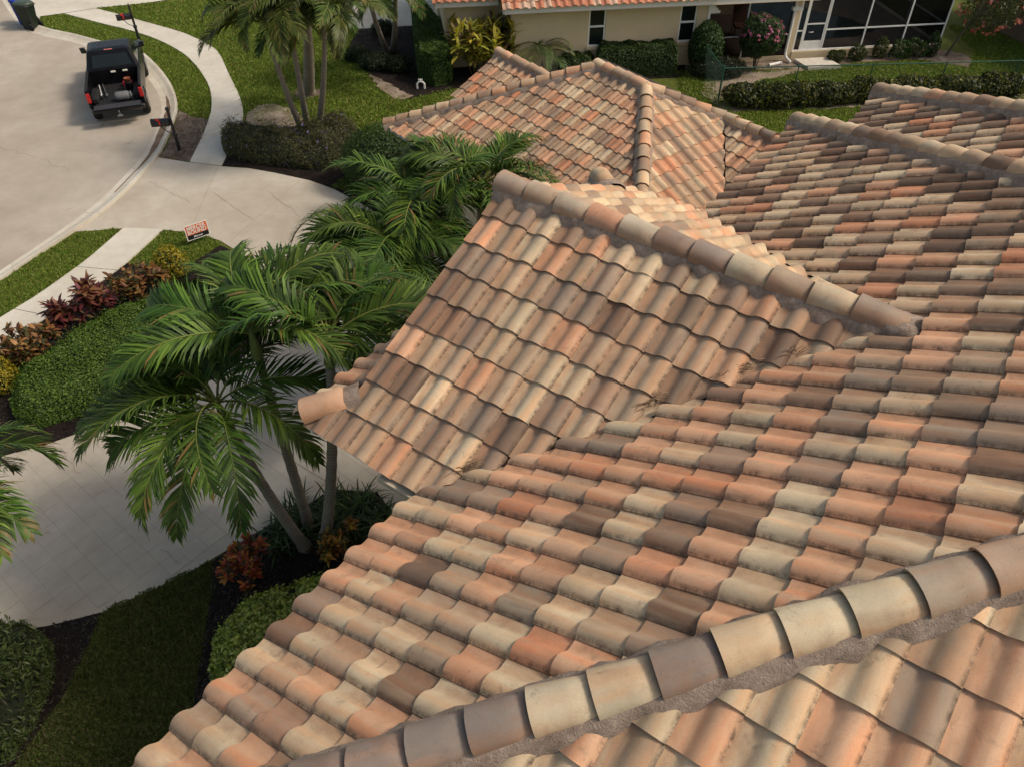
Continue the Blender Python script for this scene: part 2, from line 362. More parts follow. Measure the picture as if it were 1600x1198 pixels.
def hedge(name, label, poly, h, n, size, colors, weights=None, edge=0.35, rough=0.06, group=None, aspect=0.5, jit=0.55, cat='hedge', flowers=None, fuzz=0.0):
    a = np.array(poly); cx, cy = a.mean(0); t = thing(name, label, cat, (cx, cy, 0.0), group)
    ar = abs(area2(poly))/2; per = sum(sqrt((poly[i][0]-poly[i-1][0])**2+(poly[i][1]-poly[i-1][1])**2) for i in range(len(poly)))
    q = sample_poly(poly, n); x, y = q[:, 0], q[:, 1]; d = edge_dist(x, y, poly)
    s = np.clip(d/edge, 0, 1); prof = np.sqrt(np.maximum(0, 1-(1-s)**2))
    nz = 0.5*np.sin(x*5.1+y*3.3)+0.5*np.sin(x*2.3-y*4.7+1.7)+0.4*np.sin(x*11+y*9)
    top = h*(0.12+0.88*prof) + nz*rough*prof
    z = top - np.abs(np.random.randn(len(x)))*0.05 + (np.random.rand(len(x))**6)*fuzz
    # outward normals from the edge profile
    e = 0.05; gx = (edge_dist(x+e, y, poly)-edge_dist(x-e, y, poly))/(2*e); gy = (edge_dist(x, y+e, poly)-edge_dist(x, y-e, poly))/(2*e)
    k = (1-s)[:, None]; nr = np.concatenate([np.stack([-gx, -gy], 1)*k*1.4, (0.25+s)[:, None]], 1)
    # extra leaves on the steep flank
    ns = int(n*min(0.6, per*h/max(ar+per*h, .01))); j = np.random.choice(len(x), ns, p=(1.02-s)**2/np.sum((1.02-s)**2))
    px = x[j]-gx[j]*(d[j]*(0.5+.5*np.random.rand(ns))); py = y[j]-gy[j]*(d[j]*(0.5+.5*np.random.rand(ns))); pz = np.random.rand(ns)*top[j]
    pos = np.concatenate([np.stack([x, y, z], 1), np.stack([px, py, pz], 1)]); nr = np.concatenate([nr, np.stack([-gx[j], -gy[j], 0.25+0*gx[j]], 1)])
    V, F, C = leaf_cards(pos, unit(nr), size, aspect, colors, weights, jit)
    soup('foliage', V, F, C, M_LEAF, t)
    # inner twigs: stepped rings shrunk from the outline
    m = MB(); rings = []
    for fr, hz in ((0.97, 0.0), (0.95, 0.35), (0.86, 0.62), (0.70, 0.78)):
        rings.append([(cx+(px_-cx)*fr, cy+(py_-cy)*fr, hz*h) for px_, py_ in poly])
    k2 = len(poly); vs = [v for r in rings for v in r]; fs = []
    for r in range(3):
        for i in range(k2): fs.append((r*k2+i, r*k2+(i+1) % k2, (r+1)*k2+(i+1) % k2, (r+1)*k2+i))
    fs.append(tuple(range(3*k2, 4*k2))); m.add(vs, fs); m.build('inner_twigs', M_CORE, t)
    if flowers:
        fc, fn, fs_ = flowers; i = np.random.choice(len(x), fn); pp = np.stack([x[i], y[i], top[i]+.03], 1)
        V, F, C = leaf_cards(np.repeat(pp, 3, 0)+np.random.randn(fn*3, 3)*fs_*.3, np.tile([[0, 0, 1.]], (fn*3, 1)), fs_, .8, fc, None, .8)
        soup('blossom', V, F, C, M_LEAF, t, 'stuff')
    return t
def strip_blades(base, az, elev, L, W, droop, col, nseg=4):
    """long leaves: arrays of n leaves; returns verts, quads, colours"""
    n = len(base); V = []; pos = base.copy(); h = np.stack([np.sin(az), np.cos(az), 0*az], 1); side = np.stack([np.cos(az), -np.sin(az), 0*az], 1)
    for k in range(nseg+1):
        tt = k/nseg; wd = (W*(np.sin(pi*min(0.12+tt*0.86, 1.0))**0.8))[:, None]
        V.append(pos-side*wd*.5); V.append(pos+side*wd*.5)
        el = elev - droop*tt**1.2
        pos = pos + (h*np.cos(el)[:, None] + np.array([[0, 0, 1.]])*np.sin(el)[:, None])*(L/nseg)[:, None]
    V = np.stack(V, 1).reshape(-1, 3); st = 2*(nseg+1); F = []
    for k in range(nseg):
        o = np.arange(n)*st + 2*k; F.append(np.stack([o, o+1, o+3, o+2], 1))
    return V, np.concatenate(F), np.repeat(col, st, 0)
def clump(name, label, c, n, L, W, elev, droop, colors, spread=0.15, group=None, cat='plant', zs=(0, 0.05)):
    t = thing(name, label, cat, (c[0], c[1], 0.0), group)
    base = np.stack([c[0]+np.random.randn(n)*spread, c[1]+np.random.randn(n)*spread, np.random.uniform(zs[0], zs[1], n)], 1)
    az = np.random.rand(n)*2*pi; el = np.random.uniform(elev[0], elev[1], n); LL = L*np.random.uniform(.6, 1.15, n); WW = W*np.random.uniform(.7, 1.2, n)
    col = np.array(colors)[np.random.choice(len(colors), n)]*np.random.uniform(.7, 1.3, (n, 1))
    V, F, C = strip_blades(base, az, el, LL, WW, np.random.uniform(droop*.6, droop*1.3, n), col)
    soup('leaves', V, F, C, M_LEAF, t); return t
def rosette_plant(name, label, c, stems, h, colors, leafL=0.36, leafW=0.085, group=None, spread=0.35):
    t = thing(name, label, 'plant', (c[0], c[1], 0.0), group); m = MB(); Vs, Fs, Cs = [], [], []; off = 0
    for k in range(stems):
        a = U(0, 6.28); r = U(.1, 1)*spread; hh = h*U(.55, 1.05); top = Vector((c[0]+r*cos(a), c[1]+r*sin(a), hh))
        m.tube([(c[0]+r*.35*cos(a), c[1]+r*.35*sin(a), 0), (c[0]+r*.7*cos(a), c[1]+r*.7*sin(a), hh*.5), top], [.016, .012, .009], 5)
        n = 26; base = np.tile(np.array([top]), (n, 1)); base[:, 2] -= np.random.rand(n)*hh*.5
        az = np.random.rand(n)*2*pi; el = np.random.uniform(-.1, 1.35, n)
        col = np.array(colors)[np.random.choice(len(colors), n)]*np.random.uniform(.7, 1.35, (n, 1))
        V, F, C = strip_blades(base, az, el, leafL*np.random.uniform(.6, 1.1, n), leafW*np.random.uniform(.7, 1.2, n), np.random.uniform(.3, 1.2, n), col, 3)
        Vs.append(V); Fs.append(F+off); Cs.append(C); off += len(V)
    soup('leaves', np.concatenate(Vs), np.concatenate(Fs), np.concatenate(Cs), M_LEAF, t)
    m.build('stem', plain('bark_brown', (0.10, 0.075, 0.055), 0.9, var=0.3), t); return t

# ================================================================== GROUND
lawn = MB(); lawn.add([(-160, -40, 0), (160, -40, 0), (160, 260, 0), (-160, 260, 0)], [(0, 1, 2, 3)])
structure('lawn', lawn, M_LAWN)
k_out = smooth_line(P((14, -8), (30, 18), (61, 43), (120, 57), (160, 68), (214, 80), (240, 99), (263, 126), (275, 150), (278, 171), (274, 187), (264, 214), (248, 246), (222, 275), (177, 320), (117, 363), (60, 400), (0, 441), (-120, 525)), 3)
k_in = smooth_line(P((0, -4), (18, 24), (42, 50), (110, 66), (150, 77), (190, 90), (215, 107), (237, 131), (249, 152), (253, 171), (250, 187), (241, 212), (226, 240), (200, 270), (152, 318), (98, 358), (47, 393), (0, 424), (-120, 505)), 3)
road = k_in + P((-700, 900), (-900, 500), (-900, -60), (-300, -150), (0, -60))
sheet('road', road, 0.012, M_ROAD)
kb = MB()
for i in range(len(k_in)-1):
    kb.add([(*k_in[i], .006), (*k_out[i], .006), (*k_out[i+1], .006), (*k_in[i+1], .006)], [(0, 1, 2, 3)])
kerb = structure('kerb', kb, M_JOINT)
def seg_pieces(parent, name, A, B, step, z0, z1, mat, gap=0.012, prof=None):
    L = [0.0]
    for i in range(len(A)-1): L.append(L[-1] + sqrt((A[i+1][0]-A[i][0])**2 + (A[i+1][1]-A[i][1])**2))
    def ev(X, d):
        d = min(max(d, 0), L[-1]-1e-6)
        i = max(k for k in range(len(L)-1) if L[k] <= d); t = (d-L[i])/max(L[i+1]-L[i], 1e-6)
        return (X[i][0]+(X[i+1][0]-X[i][0])*t, X[i][1]+(X[i+1][1]-X[i][1])*t)
    n = max(1, round(L[-1]/step))
    for k in range(n):
        d0, d1 = L[-1]*k/n + gap/2, L[-1]*(k+1)/n - gap/2; m = MB(); q = 4; vs = []; fs = []
        pf = prof or [(0.0, z1), (1.0, z1)]
        for j in range(q+1):
            d = d0+(d1-d0)*j/q; a, b = ev(A, d), ev(B, d); dz = 0.0
            vs.append((a[0], a[1], z0))
            for f, z in pf: vs.append((a[0]+(b[0]-a[0])*f, a[1]+(b[1]-a[1])*f, z))
            vs.append((b[0], b[1], z0))
        r = len(pf)+2
        for j in range(q):
            for i in range(r-1): fs.append((j*r+i, j*r+i+1, (j+1)*r+i+1, (j+1)*r+i))
        fs += [tuple(range(r)), tuple(range(q*r+r-1, q*r-1, -1))]
        m.add(vs, fs); m.build(name, mat, parent)
seg_pieces(kerb, 'kerb_segment', k_in, k_out, 2.6, 0.0, 0.05, M_CONC, 0.012, [(0, .014), (.35, .012), (.62, .04), (.85, .09), (1, .09)])
sheet('neighbour_apron', P((32, 18), (61, 40), (63, 27), (101, 22), (150, 14), (230, 6), (330, -10), (330, -60), (20, -60), (16, -8)), 0.03, M_WALK)
wl1 = smooth_line(P((101, 23), (150, 36), (203, 49), (240, 61), (270, 75), (294, 91), (315, 115), (329, 142), (331, 171), (327, 187), (318, 212), (297, 255)), 3)
wr1 = smooth_line(P((150, 15), (185, 24), (227, 36), (267, 47), (294, 56), (321, 69), (342, 84), (358, 118), (372, 146), (380, 172), (376, 200), (347, 261)), 3)
sw = MB()
for i in range(len(wl1)-1): sw.add([(*wl1[i], .012), (*wr1[i], .012), (*wr1[i+1], .012), (*wl1[i+1], .012)], [(0, 1, 2, 3)])
walk = structure('sidewalk', sw, M_JOINT); seg_pieces(walk, 'sidewalk_slab', wl1, wr1, 1.75, 0.0, 0.045, M_WALK, 0.02)
wl2 = P((194, 358), (134, 410), (60, 463), (0, 499), (-90, 560)); wr2 = P((255, 360), (195, 415), (120, 470), (50, 513), (-30, 566))
sw = MB()
for i in range(len(wl2)-1): sw.add([(*wl2[i], .012), (*wr2[i], .012), (*wr2[i+1], .012), (*wl2[i+1], .012)], [(0, 1, 2, 3)])
walk2 = structure('sidewalk', sw, M_JOINT); seg_pieces(walk2, 'sidewalk_slab', wl2, wr2, 1.75, 0.0, 0.045, M_WALK, 0.02)
drive_px = [(248, 247), (222, 275), (177, 320), (117, 363), (155, 361), (194, 358), (255, 360), (310, 366), (344, 377), (385, 402), (420, 440), (430, 480), (405, 540), (340, 590), (250, 632), (160, 664), (67, 697), (0, 714), (-300, 790), (-300, 1080), (0, 990), (78, 978), (160, 957), (242, 920), (303, 890), (385, 842), (440, 812), (480, 790), (520, 765), (590, 770), (621, 813), (700, 830), (830, 720), (800, 560), (720, 430), (600, 340), (551, 312), (523, 297), (485, 283), (430, 271), (389, 264), (347, 261), (297, 255)]
drive_poly = P(*drive_px)
drv = sheet('driveway', drive_poly, 0.016, M_DRIVE)
# square slabs of the near sweep, laid on the diagonal
SZ = 0.375; ang = radians(50); cnt = 0
border_lo = P((-20, 985), (78, 978), (160, 957), (242, 920), (303, 890), (385, 842), (440, 812))
slab_me = []
for k in range(6):
    m = MB(); h = SZ/2-.0008; j = [U(-.002, .002) for _ in range(4)]
    m.add([(-h, -h, 0), (h, -h, 0), (h, h, 0), (-h, h, 0), (-h+.001, -h+.001, .006+j[0]*.5), (h-.001, -h+.001, .006+j[1]*.5), (h-.001, h-.001, .006+j[2]*.5), (-h+.001, h-.001, .006+j[3]*.5)],
          [(4, 5, 6, 7), (0, 1, 5, 4), (1, 2, 6, 5), (2, 3, 7, 6), (3, 0, 4, 7)]); slab_me.append(m.mesh(name='paving_slab'))
nearp = P((-60, 730), (67, 704), (160, 671), (250, 640), (345, 600), (415, 560), (520, 620), (640, 740), (600, 766), (520, 758), (480, 780), (430, 800), (375, 832), (300, 880), (240, 908), (160, 945), (78, 965), (-60, 975))
sheet('paved_joint_bed', nearp, 0.019, M_DRIVE)
cxg, cyg = g(230, 790)
cells = []
for i in range(-22, 23):
    for j in range(-22, 23):
        x = cxg + (i*cos(ang)-j*sin(ang))*SZ; y = cyg + (i*sin(ang)+j*cos(ang))*SZ
        if inside(np.array([x]), np.array([y]), nearp)[0] and edge_dist(np.array([x]), np.array([y]), nearp)[0] > SZ*.36: cells.append((x, y))
for x, y in cells[:300]:
    o = link('paving_slab', random.choice(slab_me), M_DRIVE, drv); o.location = (x, y, 0.019); o.rotation_euler = (U(-.002, .002), U(-.002, .002), ang)
# expansion joints and cracks in the smooth part of the drive
jm = MB()
def flat_line(m, pts, wd, z):
    for a, b in zip(pts[:-1], pts[1:]):
        a = Vector(a); b = Vector(b); n_ = (b-a).normalized(); s_ = Vector((-n_.y, n_.x))*wd/2
        m.add([(*(a-s_), z), (*(a+s_), z), (*(b+s_), z), (*(b-s_), z)], [(0, 1, 2, 3)])
for a, b, wd in (((222, 275), (330, 330), .0), ((177, 320), (330, 300), .0), ((340, 262), (300, 356), .008), ((470, 282), (360, 378), .008), ((300, 306), (520, 330), .0)):
    if wd: flat_line(jm, P(a, b), wd, 0.021)
def crack(a, b, n=9, amp=0.06):
    a = Vector(g(*a)); b = Vector(g(*b)); out = []
    for i in range(n+1): out.append(tuple(a.lerp(b, i/n) + Vector((U(-amp, amp), U(-amp, amp)))))
    return out
for a, b in (((235, 285), (262, 300)), ((262, 300), (300, 318)), ((420, 300), (470, 340)), ((330, 300), (395, 345))): flat_line(jm, crack(a, b), .008, 0.021)
cj = jm.build('crack', plain('crack_dark', (0.235, 0.195, 0.155), 1.0), drv)
jm = MB()
flat_line(jm, P((378, 672), (510, 753)), .016, 0.0285)
for a, b in (((252, 856), (283, 880)), ((95, 700), (125, 740)), ((240, 700), (330, 745))): flat_line(jm, crack(a, b, 7, .05), .009, 0.0285)
jm.build('crack', MATS['crack_dark'], drv)
rm = MB()
for a, b in (((0, 232), (60, 248)), ((60, 248), (110, 268)), ((20, 130), (70, 118)), ((198, 226), (210, 222))): flat_line(rm, crack(a, b, 8, .07), .014, 0.015)
tag(rm.build('road_crack', MATS['crack_dark']), kind='structure')
sed = MB(); vs = []; fs = []; i0 = 24; i1 = 42
for i in range(i0, i1):
    k = (i-i0)/(i1-i0-1); w_ = .22*sin(pi*min(1, k*1.15))**.7*U(.75, 1.2)
    for f in (.42-w_, .42, .42+w_): vs.append((k_in[i][0]+(k_out[i][0]-k_in[i][0])*f, k_in[i][1]+(k_out[i][1]-k_in[i][1])*f, .034 if f == .42 else .022 if f < .42 else .055))
for i in range(i1-i0-1):
    for k in range(2): fs.append((i*3+k, i*3+k+1, (i+1)*3+k+1, (i+1)*3+k))
sed.add(vs, fs); o = sed.build('gutter_dirt', plain('wet_dirt', (0.16, 0.11, 0.075), .95, var=.4, scale=3)); tag(o, kind='structure')
beds = {}
def rough_poly(p):
    out = []; n = len(p)
    for i in range(n):
        a, b = p[i], p[(i+1) % n]; L = sqrt((a[0]-b[0])**2+(a[1]-b[1])**2); k = max(1, int(L/.22))
        for j in range(k):
            t = j/k; am = min(.09, L*.12); out.append((a[0]+(b[0]-a[0])*t+U(-am, am), a[1]+(b[1]-a[1])*t+U(-am, am)))
    return out
def bed(name, px, mat, z=0.03):
    poly = P(*px)
    if mat in (M_SAND, M_DIRT): poly = rough_poly(poly)
    beds[name+str(len(beds))] = poly; sheet(name, poly, z, mat); return poly
dirt1 = bed('dirt_patch', [(277, 172), (300, 182), (326, 188), (318, 212), (297, 254), (250, 246), (265, 214), (275, 187)], M_DIRT, 0.014)
island = bed('mulch_bed', [(200, 413), (250, 428), (300, 414), (344, 385), (385, 402), (420, 440), (430, 480), (405, 540), (340, 590), (250, 632), (160, 664), (67, 697), (0, 714), (-200, 770), (-200, 660), (0, 546), (60, 508), (125, 467)], M_MULCH)
bedR = bed('mulch_bed', [(385, 842), (440, 812), (480, 790), (520, 765), (590, 770), (621, 813), (720, 860), (680, 1000), (540, 1180), (430, 1260), (298, 1260), (303, 1104), (320, 991), (333, 922), (333, 877)], M_MULCH)
bedL = bed('mulch_bed', [(78, 978), (160, 957), (143, 1000), (104, 1082), (26, 1195), (-10, 1260), (-260, 1260), (-260, 1040), (0, 990)], M_MULCH)
bedP = bed('mulch_bed', [(347, 261), (352, 228), (378, 192), (420, 205), (470, 203), (520, 176), (556, 200), (578, 217), (600, 208), (660, 250), (680, 340), (600, 338), (551, 312), (523, 297), (485, 283), (430, 271), (389, 264)], M_MULCH)
sand1 = bed('sand_patch', [(384, 190), (388, 178), (405, 166), (430, 164), (455, 170), (475, 185), (470, 208), (440, 212), (400, 205)], M_SAND, 0.038)
sand2 = bed('sand_patch', [(576, 118), (590, 122), (622, 140), (645, 152), (628, 158), (610, 152), (592, 140)], M_SAND, 0.040)
bedN = bed('mulch_bed', [(560, 100), (584, 128), (612, 150), (640, 156), (720, 138), (775, 108), (760, 60), (712, 40), (640, 42), (560, 48), (545, 75)], M_MULCH)
ring = bed('dirt_patch', [(452, 146), (462, 139), (482, 136), (505, 138), (516, 143), (505, 152), (480, 156), (460, 154)], M_DIRT, 0.014)
bedH = bed('dirt_patch', [(1060, 110), (1100, 114), (1180, 116), (1235, 108), (1300, 103), (1340, 99), (1440, 94), (1480, 102), (1512, 106), (1522, 97), (1505, 86), (1460, 76), (1380, 74), (1300, 78), (1230, 82), (1060, 96)], M_DIRT, 0.014)
sand3 = bed('sand_patch', [(1095, 150), (1100, 125), (1140, 112), (1200, 112), (1270, 104), (1300, 98), (1260, 112), (1190, 126), (1150, 142), (1120, 165)], M_SAND, 0.018)
bedF = bed('mulch_bed', [(1120, 162), (1180, 156), (1300, 150), (1400, 148), (1600, 142), (1600, 160), (1400, 168), (1180, 174), (1120, 176)], M_DIRT, 0.022)
bedW = bed('mulch_bed', [(770, 132), (1070, 122), (1070, 90), (770, 90)], M_MULCH, 0.024)
sheet('neighbour_driveway', P((560, 46), (700, 38), (712, 8), (712, -60), (480, -60), (500, 40)), 0.02, M_CONC)
# mulch chips, twigs
def chips(poly, n, col, size=(0.02, 0.07)):
    q = sample_poly(poly, n); L = np.random.uniform(size[0], size[1], n)[:, None]; a = np.random.rand(n)*6.28
    t = np.stack([np.cos(a), np.sin(a), np.random.uniform(-.3, .3, n)], 1); b = np.stack([-np.sin(a), np.cos(a), np.random.uniform(-.4, .4, n)], 1)*.35
    p = np.stack([q[:, 0], q[:, 1], np.random.uniform(.035, .06, n)], 1)
    V = np.stack([p-t*L/2-b*L/2, p+t*L/2-b*L/2, p+t*L/2+b*L/2, p-t*L/2+b*L/2], 1).reshape(-1, 3)
    C = np.array(col)[np.random.choice(len(col), n)]*np.random.uniform(.6, 1.5, (n, 1)); return V, np.arange(4*n).reshape(n, 4), np.repeat(C, 4, 0)
def chip_stuff(poly, n, col, label):
    o = soup('mulch_chips', *chips(poly, n, col), M_LEAF); tag(o, label, 'mulch', kind='stuff')
MC = [(0.02, 0.014, 0.011), (0.03, 0.021, 0.016), (0.05, 0.035, 0.026), (0.012, 0.009, 0.008)]
chip_stuff(island, 5200, MC, 'dark wood mulch of the island bed by the sidewalk')
chip_stuff(bedR, 5200, MC, 'dark wood mulch below the nearest palms')
chip_stuff(bedL, 2600, MC, 'dark wood mulch strip beside the shaded lawn')
chip_stuff(bedP, 3500, MC, 'dark wood mulch round the purple-flowered hedge')
chip_stuff(bedN, 3500, MC+[(0.09, 0.065, 0.05)], 'dark mulch with leaf litter by the neighbour hedge')
chip_stuff(dirt1, 1500, [(0.10, 0.07, 0.05), (0.2, 0.15, 0.11), (0.05, 0.035, 0.025)], 'brown bark chips around the near mailbox post')
# grass blades
def blades(poly, n, hgt, cols, excl=()):
    q = sample_poly(poly, n); keep = np.ones(len(q), bool)
    for e in excl: keep &= ~inside(q[:, 0], q[:, 1], e)
    q = q[keep]; n = len(q); a = np.random.rand(n)*6.28; h = hgt*np.random.uniform(.5, 1.2, n); wd = np.random.uniform(.012, .028, n)*(hgt/0.05)
    p = np.stack([q[:, 0], q[:, 1], np.zeros(n)], 1); s_ = np.stack([np.cos(a), np.sin(a), 0*a], 1)*wd[:, None]; ln = np.stack([np.random.randn(n)*.55*h, np.random.randn(n)*.55*h, h], 1)
    V = np.stack([p-s_, p+s_, p+ln], 1).reshape(-1, 3); C = np.array(cols)[np.random.choice(len(cols), n)]*np.random.uniform(.7, 1.35, (n, 1))
    return V, np.arange(3*n).reshape(n, 3), np.repeat(C, 3, 0)
GR = [(0.11, 0.185, 0.022), (0.15, 0.225, 0.03), (0.185, 0.235, 0.045), (0.09, 0.145, 0.018), (0.23, 0.22, 0.06)]
def shrink(p, k):
    cx_ = sum(q[0] for q in p)/len(p); cy_ = sum(q[1] for q in p)/len(p); return [(cx_+(x-cx_)*k, cy_+(y-cy_)*k) for x, y in p]
def spill(p):
    if area2(p) < 0: p = p[::-1]
    out = []; n = len(p)
    for i in range(n):
        a, b = Vector(p[i]), Vector(p[(i+1) % n]); L = (b-a).length; k = max(1, int(L/.12)); nr_ = Vector(((b-a).y, -(b-a).x)).normalized()
        for j in range(k): out.append(tuple(a.lerp(b, j/k) + nr_*U(-.02, .07)))
    return out
def turf(label, px, n, h, excl=(), cols=GR):
    o = soup('grass', *blades(spill(P(*px)), n, h, cols, excl), M_BLADE); tag(o, label, 'grass', kind='stuff')
turf('short grass of the shaded lawn between mulch strips, shade put into its blade colours', [(160, 957), (333, 877), (333, 922), (320, 991), (303, 1104), (298, 1260), (-10, 1260), (26, 1195), (104, 1082), (143, 1000)], 52000, .05, (), [(0.075, 0.105, 0.022), (0.095, 0.125, 0.03), (0.12, 0.135, 0.045), (0.06, 0.085, 0.018), (0.13, 0.11, 0.05)])  # duller copy of the turf colours: house shade painted in, plus some brown blades
turf('grass verge between the kerb and the pale walk', [(0, 443), (60, 402), (117, 368), (140, 363), (194, 358), (134, 410), (60, 463), (0, 496), (-90, 555), (-110, 520)], 24000, .05)
turf('small grass patch beneath the yard sign', [(258, 361), (310, 367), (344, 378), (330, 392), (300, 414), (250, 428), (205, 412)], 9000, .05)
turf('curved grass verge beside the pickup truck', [(63, 28), (101, 23), (150, 36), (203, 49), (240, 61), (270, 75), (294, 91), (315, 115), (329, 142), (331, 171), (327, 187), (300, 181), (278, 171), (275, 150), (263, 126), (240, 99), (214, 80), (160, 68), (120, 57), (61, 43)], 26000, .06)
turf('sunny front lawn behind the purple-flowered hedge', [(150, 14), (227, 34), (294, 54), (342, 82), (372, 146), (382, 180), (420, 200), (520, 176), (578, 217), (660, 240), (760, 150), (705, 138), (640, 156), (584, 126), (545, 75), (560, 45), (480, 30), (330, 0), (230, 6)], 60000, .07, (shrink(sand1, .45), shrink(ring, .7), shrink(sand2, .8)))
turf('green back lawn behind the chain-link fence', [(1060, 112), (1235, 110), (1340, 100), (1440, 95), (1515, 107), (1524, 80), (1480, 40), (1640, 60), (1640, 200), (1100, 230), (1060, 150)], 60000, .07, (shrink(bedF, .9), shrink(sand3, .8)))
turf('narrow grass tongue between mulch and round shrub', [(520, 292), (560, 262), (576, 250), (585, 262), (552, 308), (540, 302)], 4000, .06)

# ================================================================== TILED ROOFS
TW, TE, TL = 0.29, 0.35, 0.42
PROF = [(0.0, .006), (.03, .003), (.07, .002), (.095, .004), (.113, .013), (.13, .027), (.152, .043), (.178, .055), (.205, .059), (.232, .056), (.254, .047), (.270, .036), (.283, .024), (.296, .014)]
def tile_geo():
    vs, fs, uv = [], [], []; n = len(PROF); LIFT = .027; TH = .019
    rows = [(0.0, 0.0, 0), (0.0, -TH, 1)]
    for (y, dz, tag_) in ((0.0, 0, 0), (TL*.5, 0, 0), (TL, 0, 0)):
        for x, z in PROF: vs.append((x, y, z + LIFT*(1-y/TL) + dz)); uv.append((x/TW, y/TL))
    for r in range(2):
        for i in range(n-1): fs.append((r*n+i, r*n+i+1, (r+1)*n+i+1, (r+1)*n+i))
    o = len(vs)
    for x, z in PROF: vs.append((x, 0.0, z+LIFT)); uv.append((x/TW, 0.0))
    for x, z in PROF: vs.append((x, 0.004, z+LIFT-TH)); uv.append((x/TW, 0.0))
    for i in range(n-1): fs.append((o+n+i, o+n+i+1, o+i+1, o+i))
    o2 = len(vs)                                              # turned-down lip along the barrel side
    for y in (0.0, TL*.5, TL): vs.append((PROF[-1][0], y, PROF[-1][1]+LIFT*(1-y/TL)-TH)); uv.append((1.0, y/TL))
    for y in (0.0, TL*.5, TL): vs.append((PROF[-1][0], y, PROF[-1][1]+LIFT*(1-y/TL))); uv.append((1.0, y/TL))
    for r in range(2): fs.append((o2+3+r, o2+r, o2+r+1, o2+4+r))
    return vs, fs, uv
TV, TF, TUV = tile_geo()
def mesh_uv(vs, fs, uv, name='roof_tile'):
    me = bpy.data.meshes.new(name); me.from_pydata(vs, [], fs); l = me.uv_layers.new(name='UVMap')
    idx = np.zeros(len(me.loops), np.int32); me.loops.foreach_get('vertex_index', idx); l.data.foreach_set('uv', np.array(uv)[idx].ravel().astype(np.float32))
    me.polygons.foreach_set('use_smooth', [True]*len(me.polygons)); me.update(); return me
TILE_ME = mesh_uv(TV, TF, TUV)
CRM, PCH, BRN, TAN, ORG, DRK, GRY = (0.58, 0.465, 0.315), (0.59, 0.345, 0.215), (0.185, 0.125, 0.09), (0.41, 0.305, 0.21), (0.54, 0.25, 0.14), (0.115, 0.078, 0.056), (0.275, 0.21, 0.16)
PALS = {
 'front': [(CRM, 28), (PCH, 38), (BRN, 6), (TAN, 12), (GRY, 13), (ORG, 3)],
 'up': [(CRM, 23), (PCH, 15), (BRN, 24), (TAN, 18), (ORG, 8), (DRK, 12)],
 'near': [(CRM, 66), (PCH, 18), (TAN, 12), (GRY, 4)],
 'nearcap': [(CRM, 46), (GRY, 40), (TAN, 14)],
 'wing': [(CRM, 17), (TAN, 33), (GRY, 27), (BRN, 11), (PCH, 12)],
 'wingcap': [(CRM, 30), (TAN, 26), (GRY, 24), (BRN, 12), (PCH, 8)],
 'wingfar': [(CRM, 46), (PCH, 20), (TAN, 20), (GRY, 14)],
 'back': [(CRM, 22), (TAN, 28), (PCH, 26), (GRY, 16), (ORG, 8)],
 'backcap': [(CRM, 34), (TAN, 34), (PCH, 20), (GRY, 12)],
 'upcap': [(CRM, 30), (TAN, 24), (BRN, 22), (GRY, 16), (PCH, 8)],
 'cap': [(CRM, 28), (TAN, 26), (GRY, 22), (PCH, 12), (BRN, 12)],
 'nb': [((0.50, 0.19, 0.11), 55), ((0.58, 0.43, 0.33), 30), ((0.38, 0.15, 0.10), 15)],
}
def pick(pal, blend=None):
    p = PALS[pal]; c = random.choices([q[0] for q in p], [q[1] for q in p])[0]; d = random.choices([q[0] for q in p], [q[1] for q in p])[0]
    k = U(0, .22); v = U(.86, 1.12)
    return (*[(c[i]*(1-k)+d[i]*k)*v for i in range(3)], R())
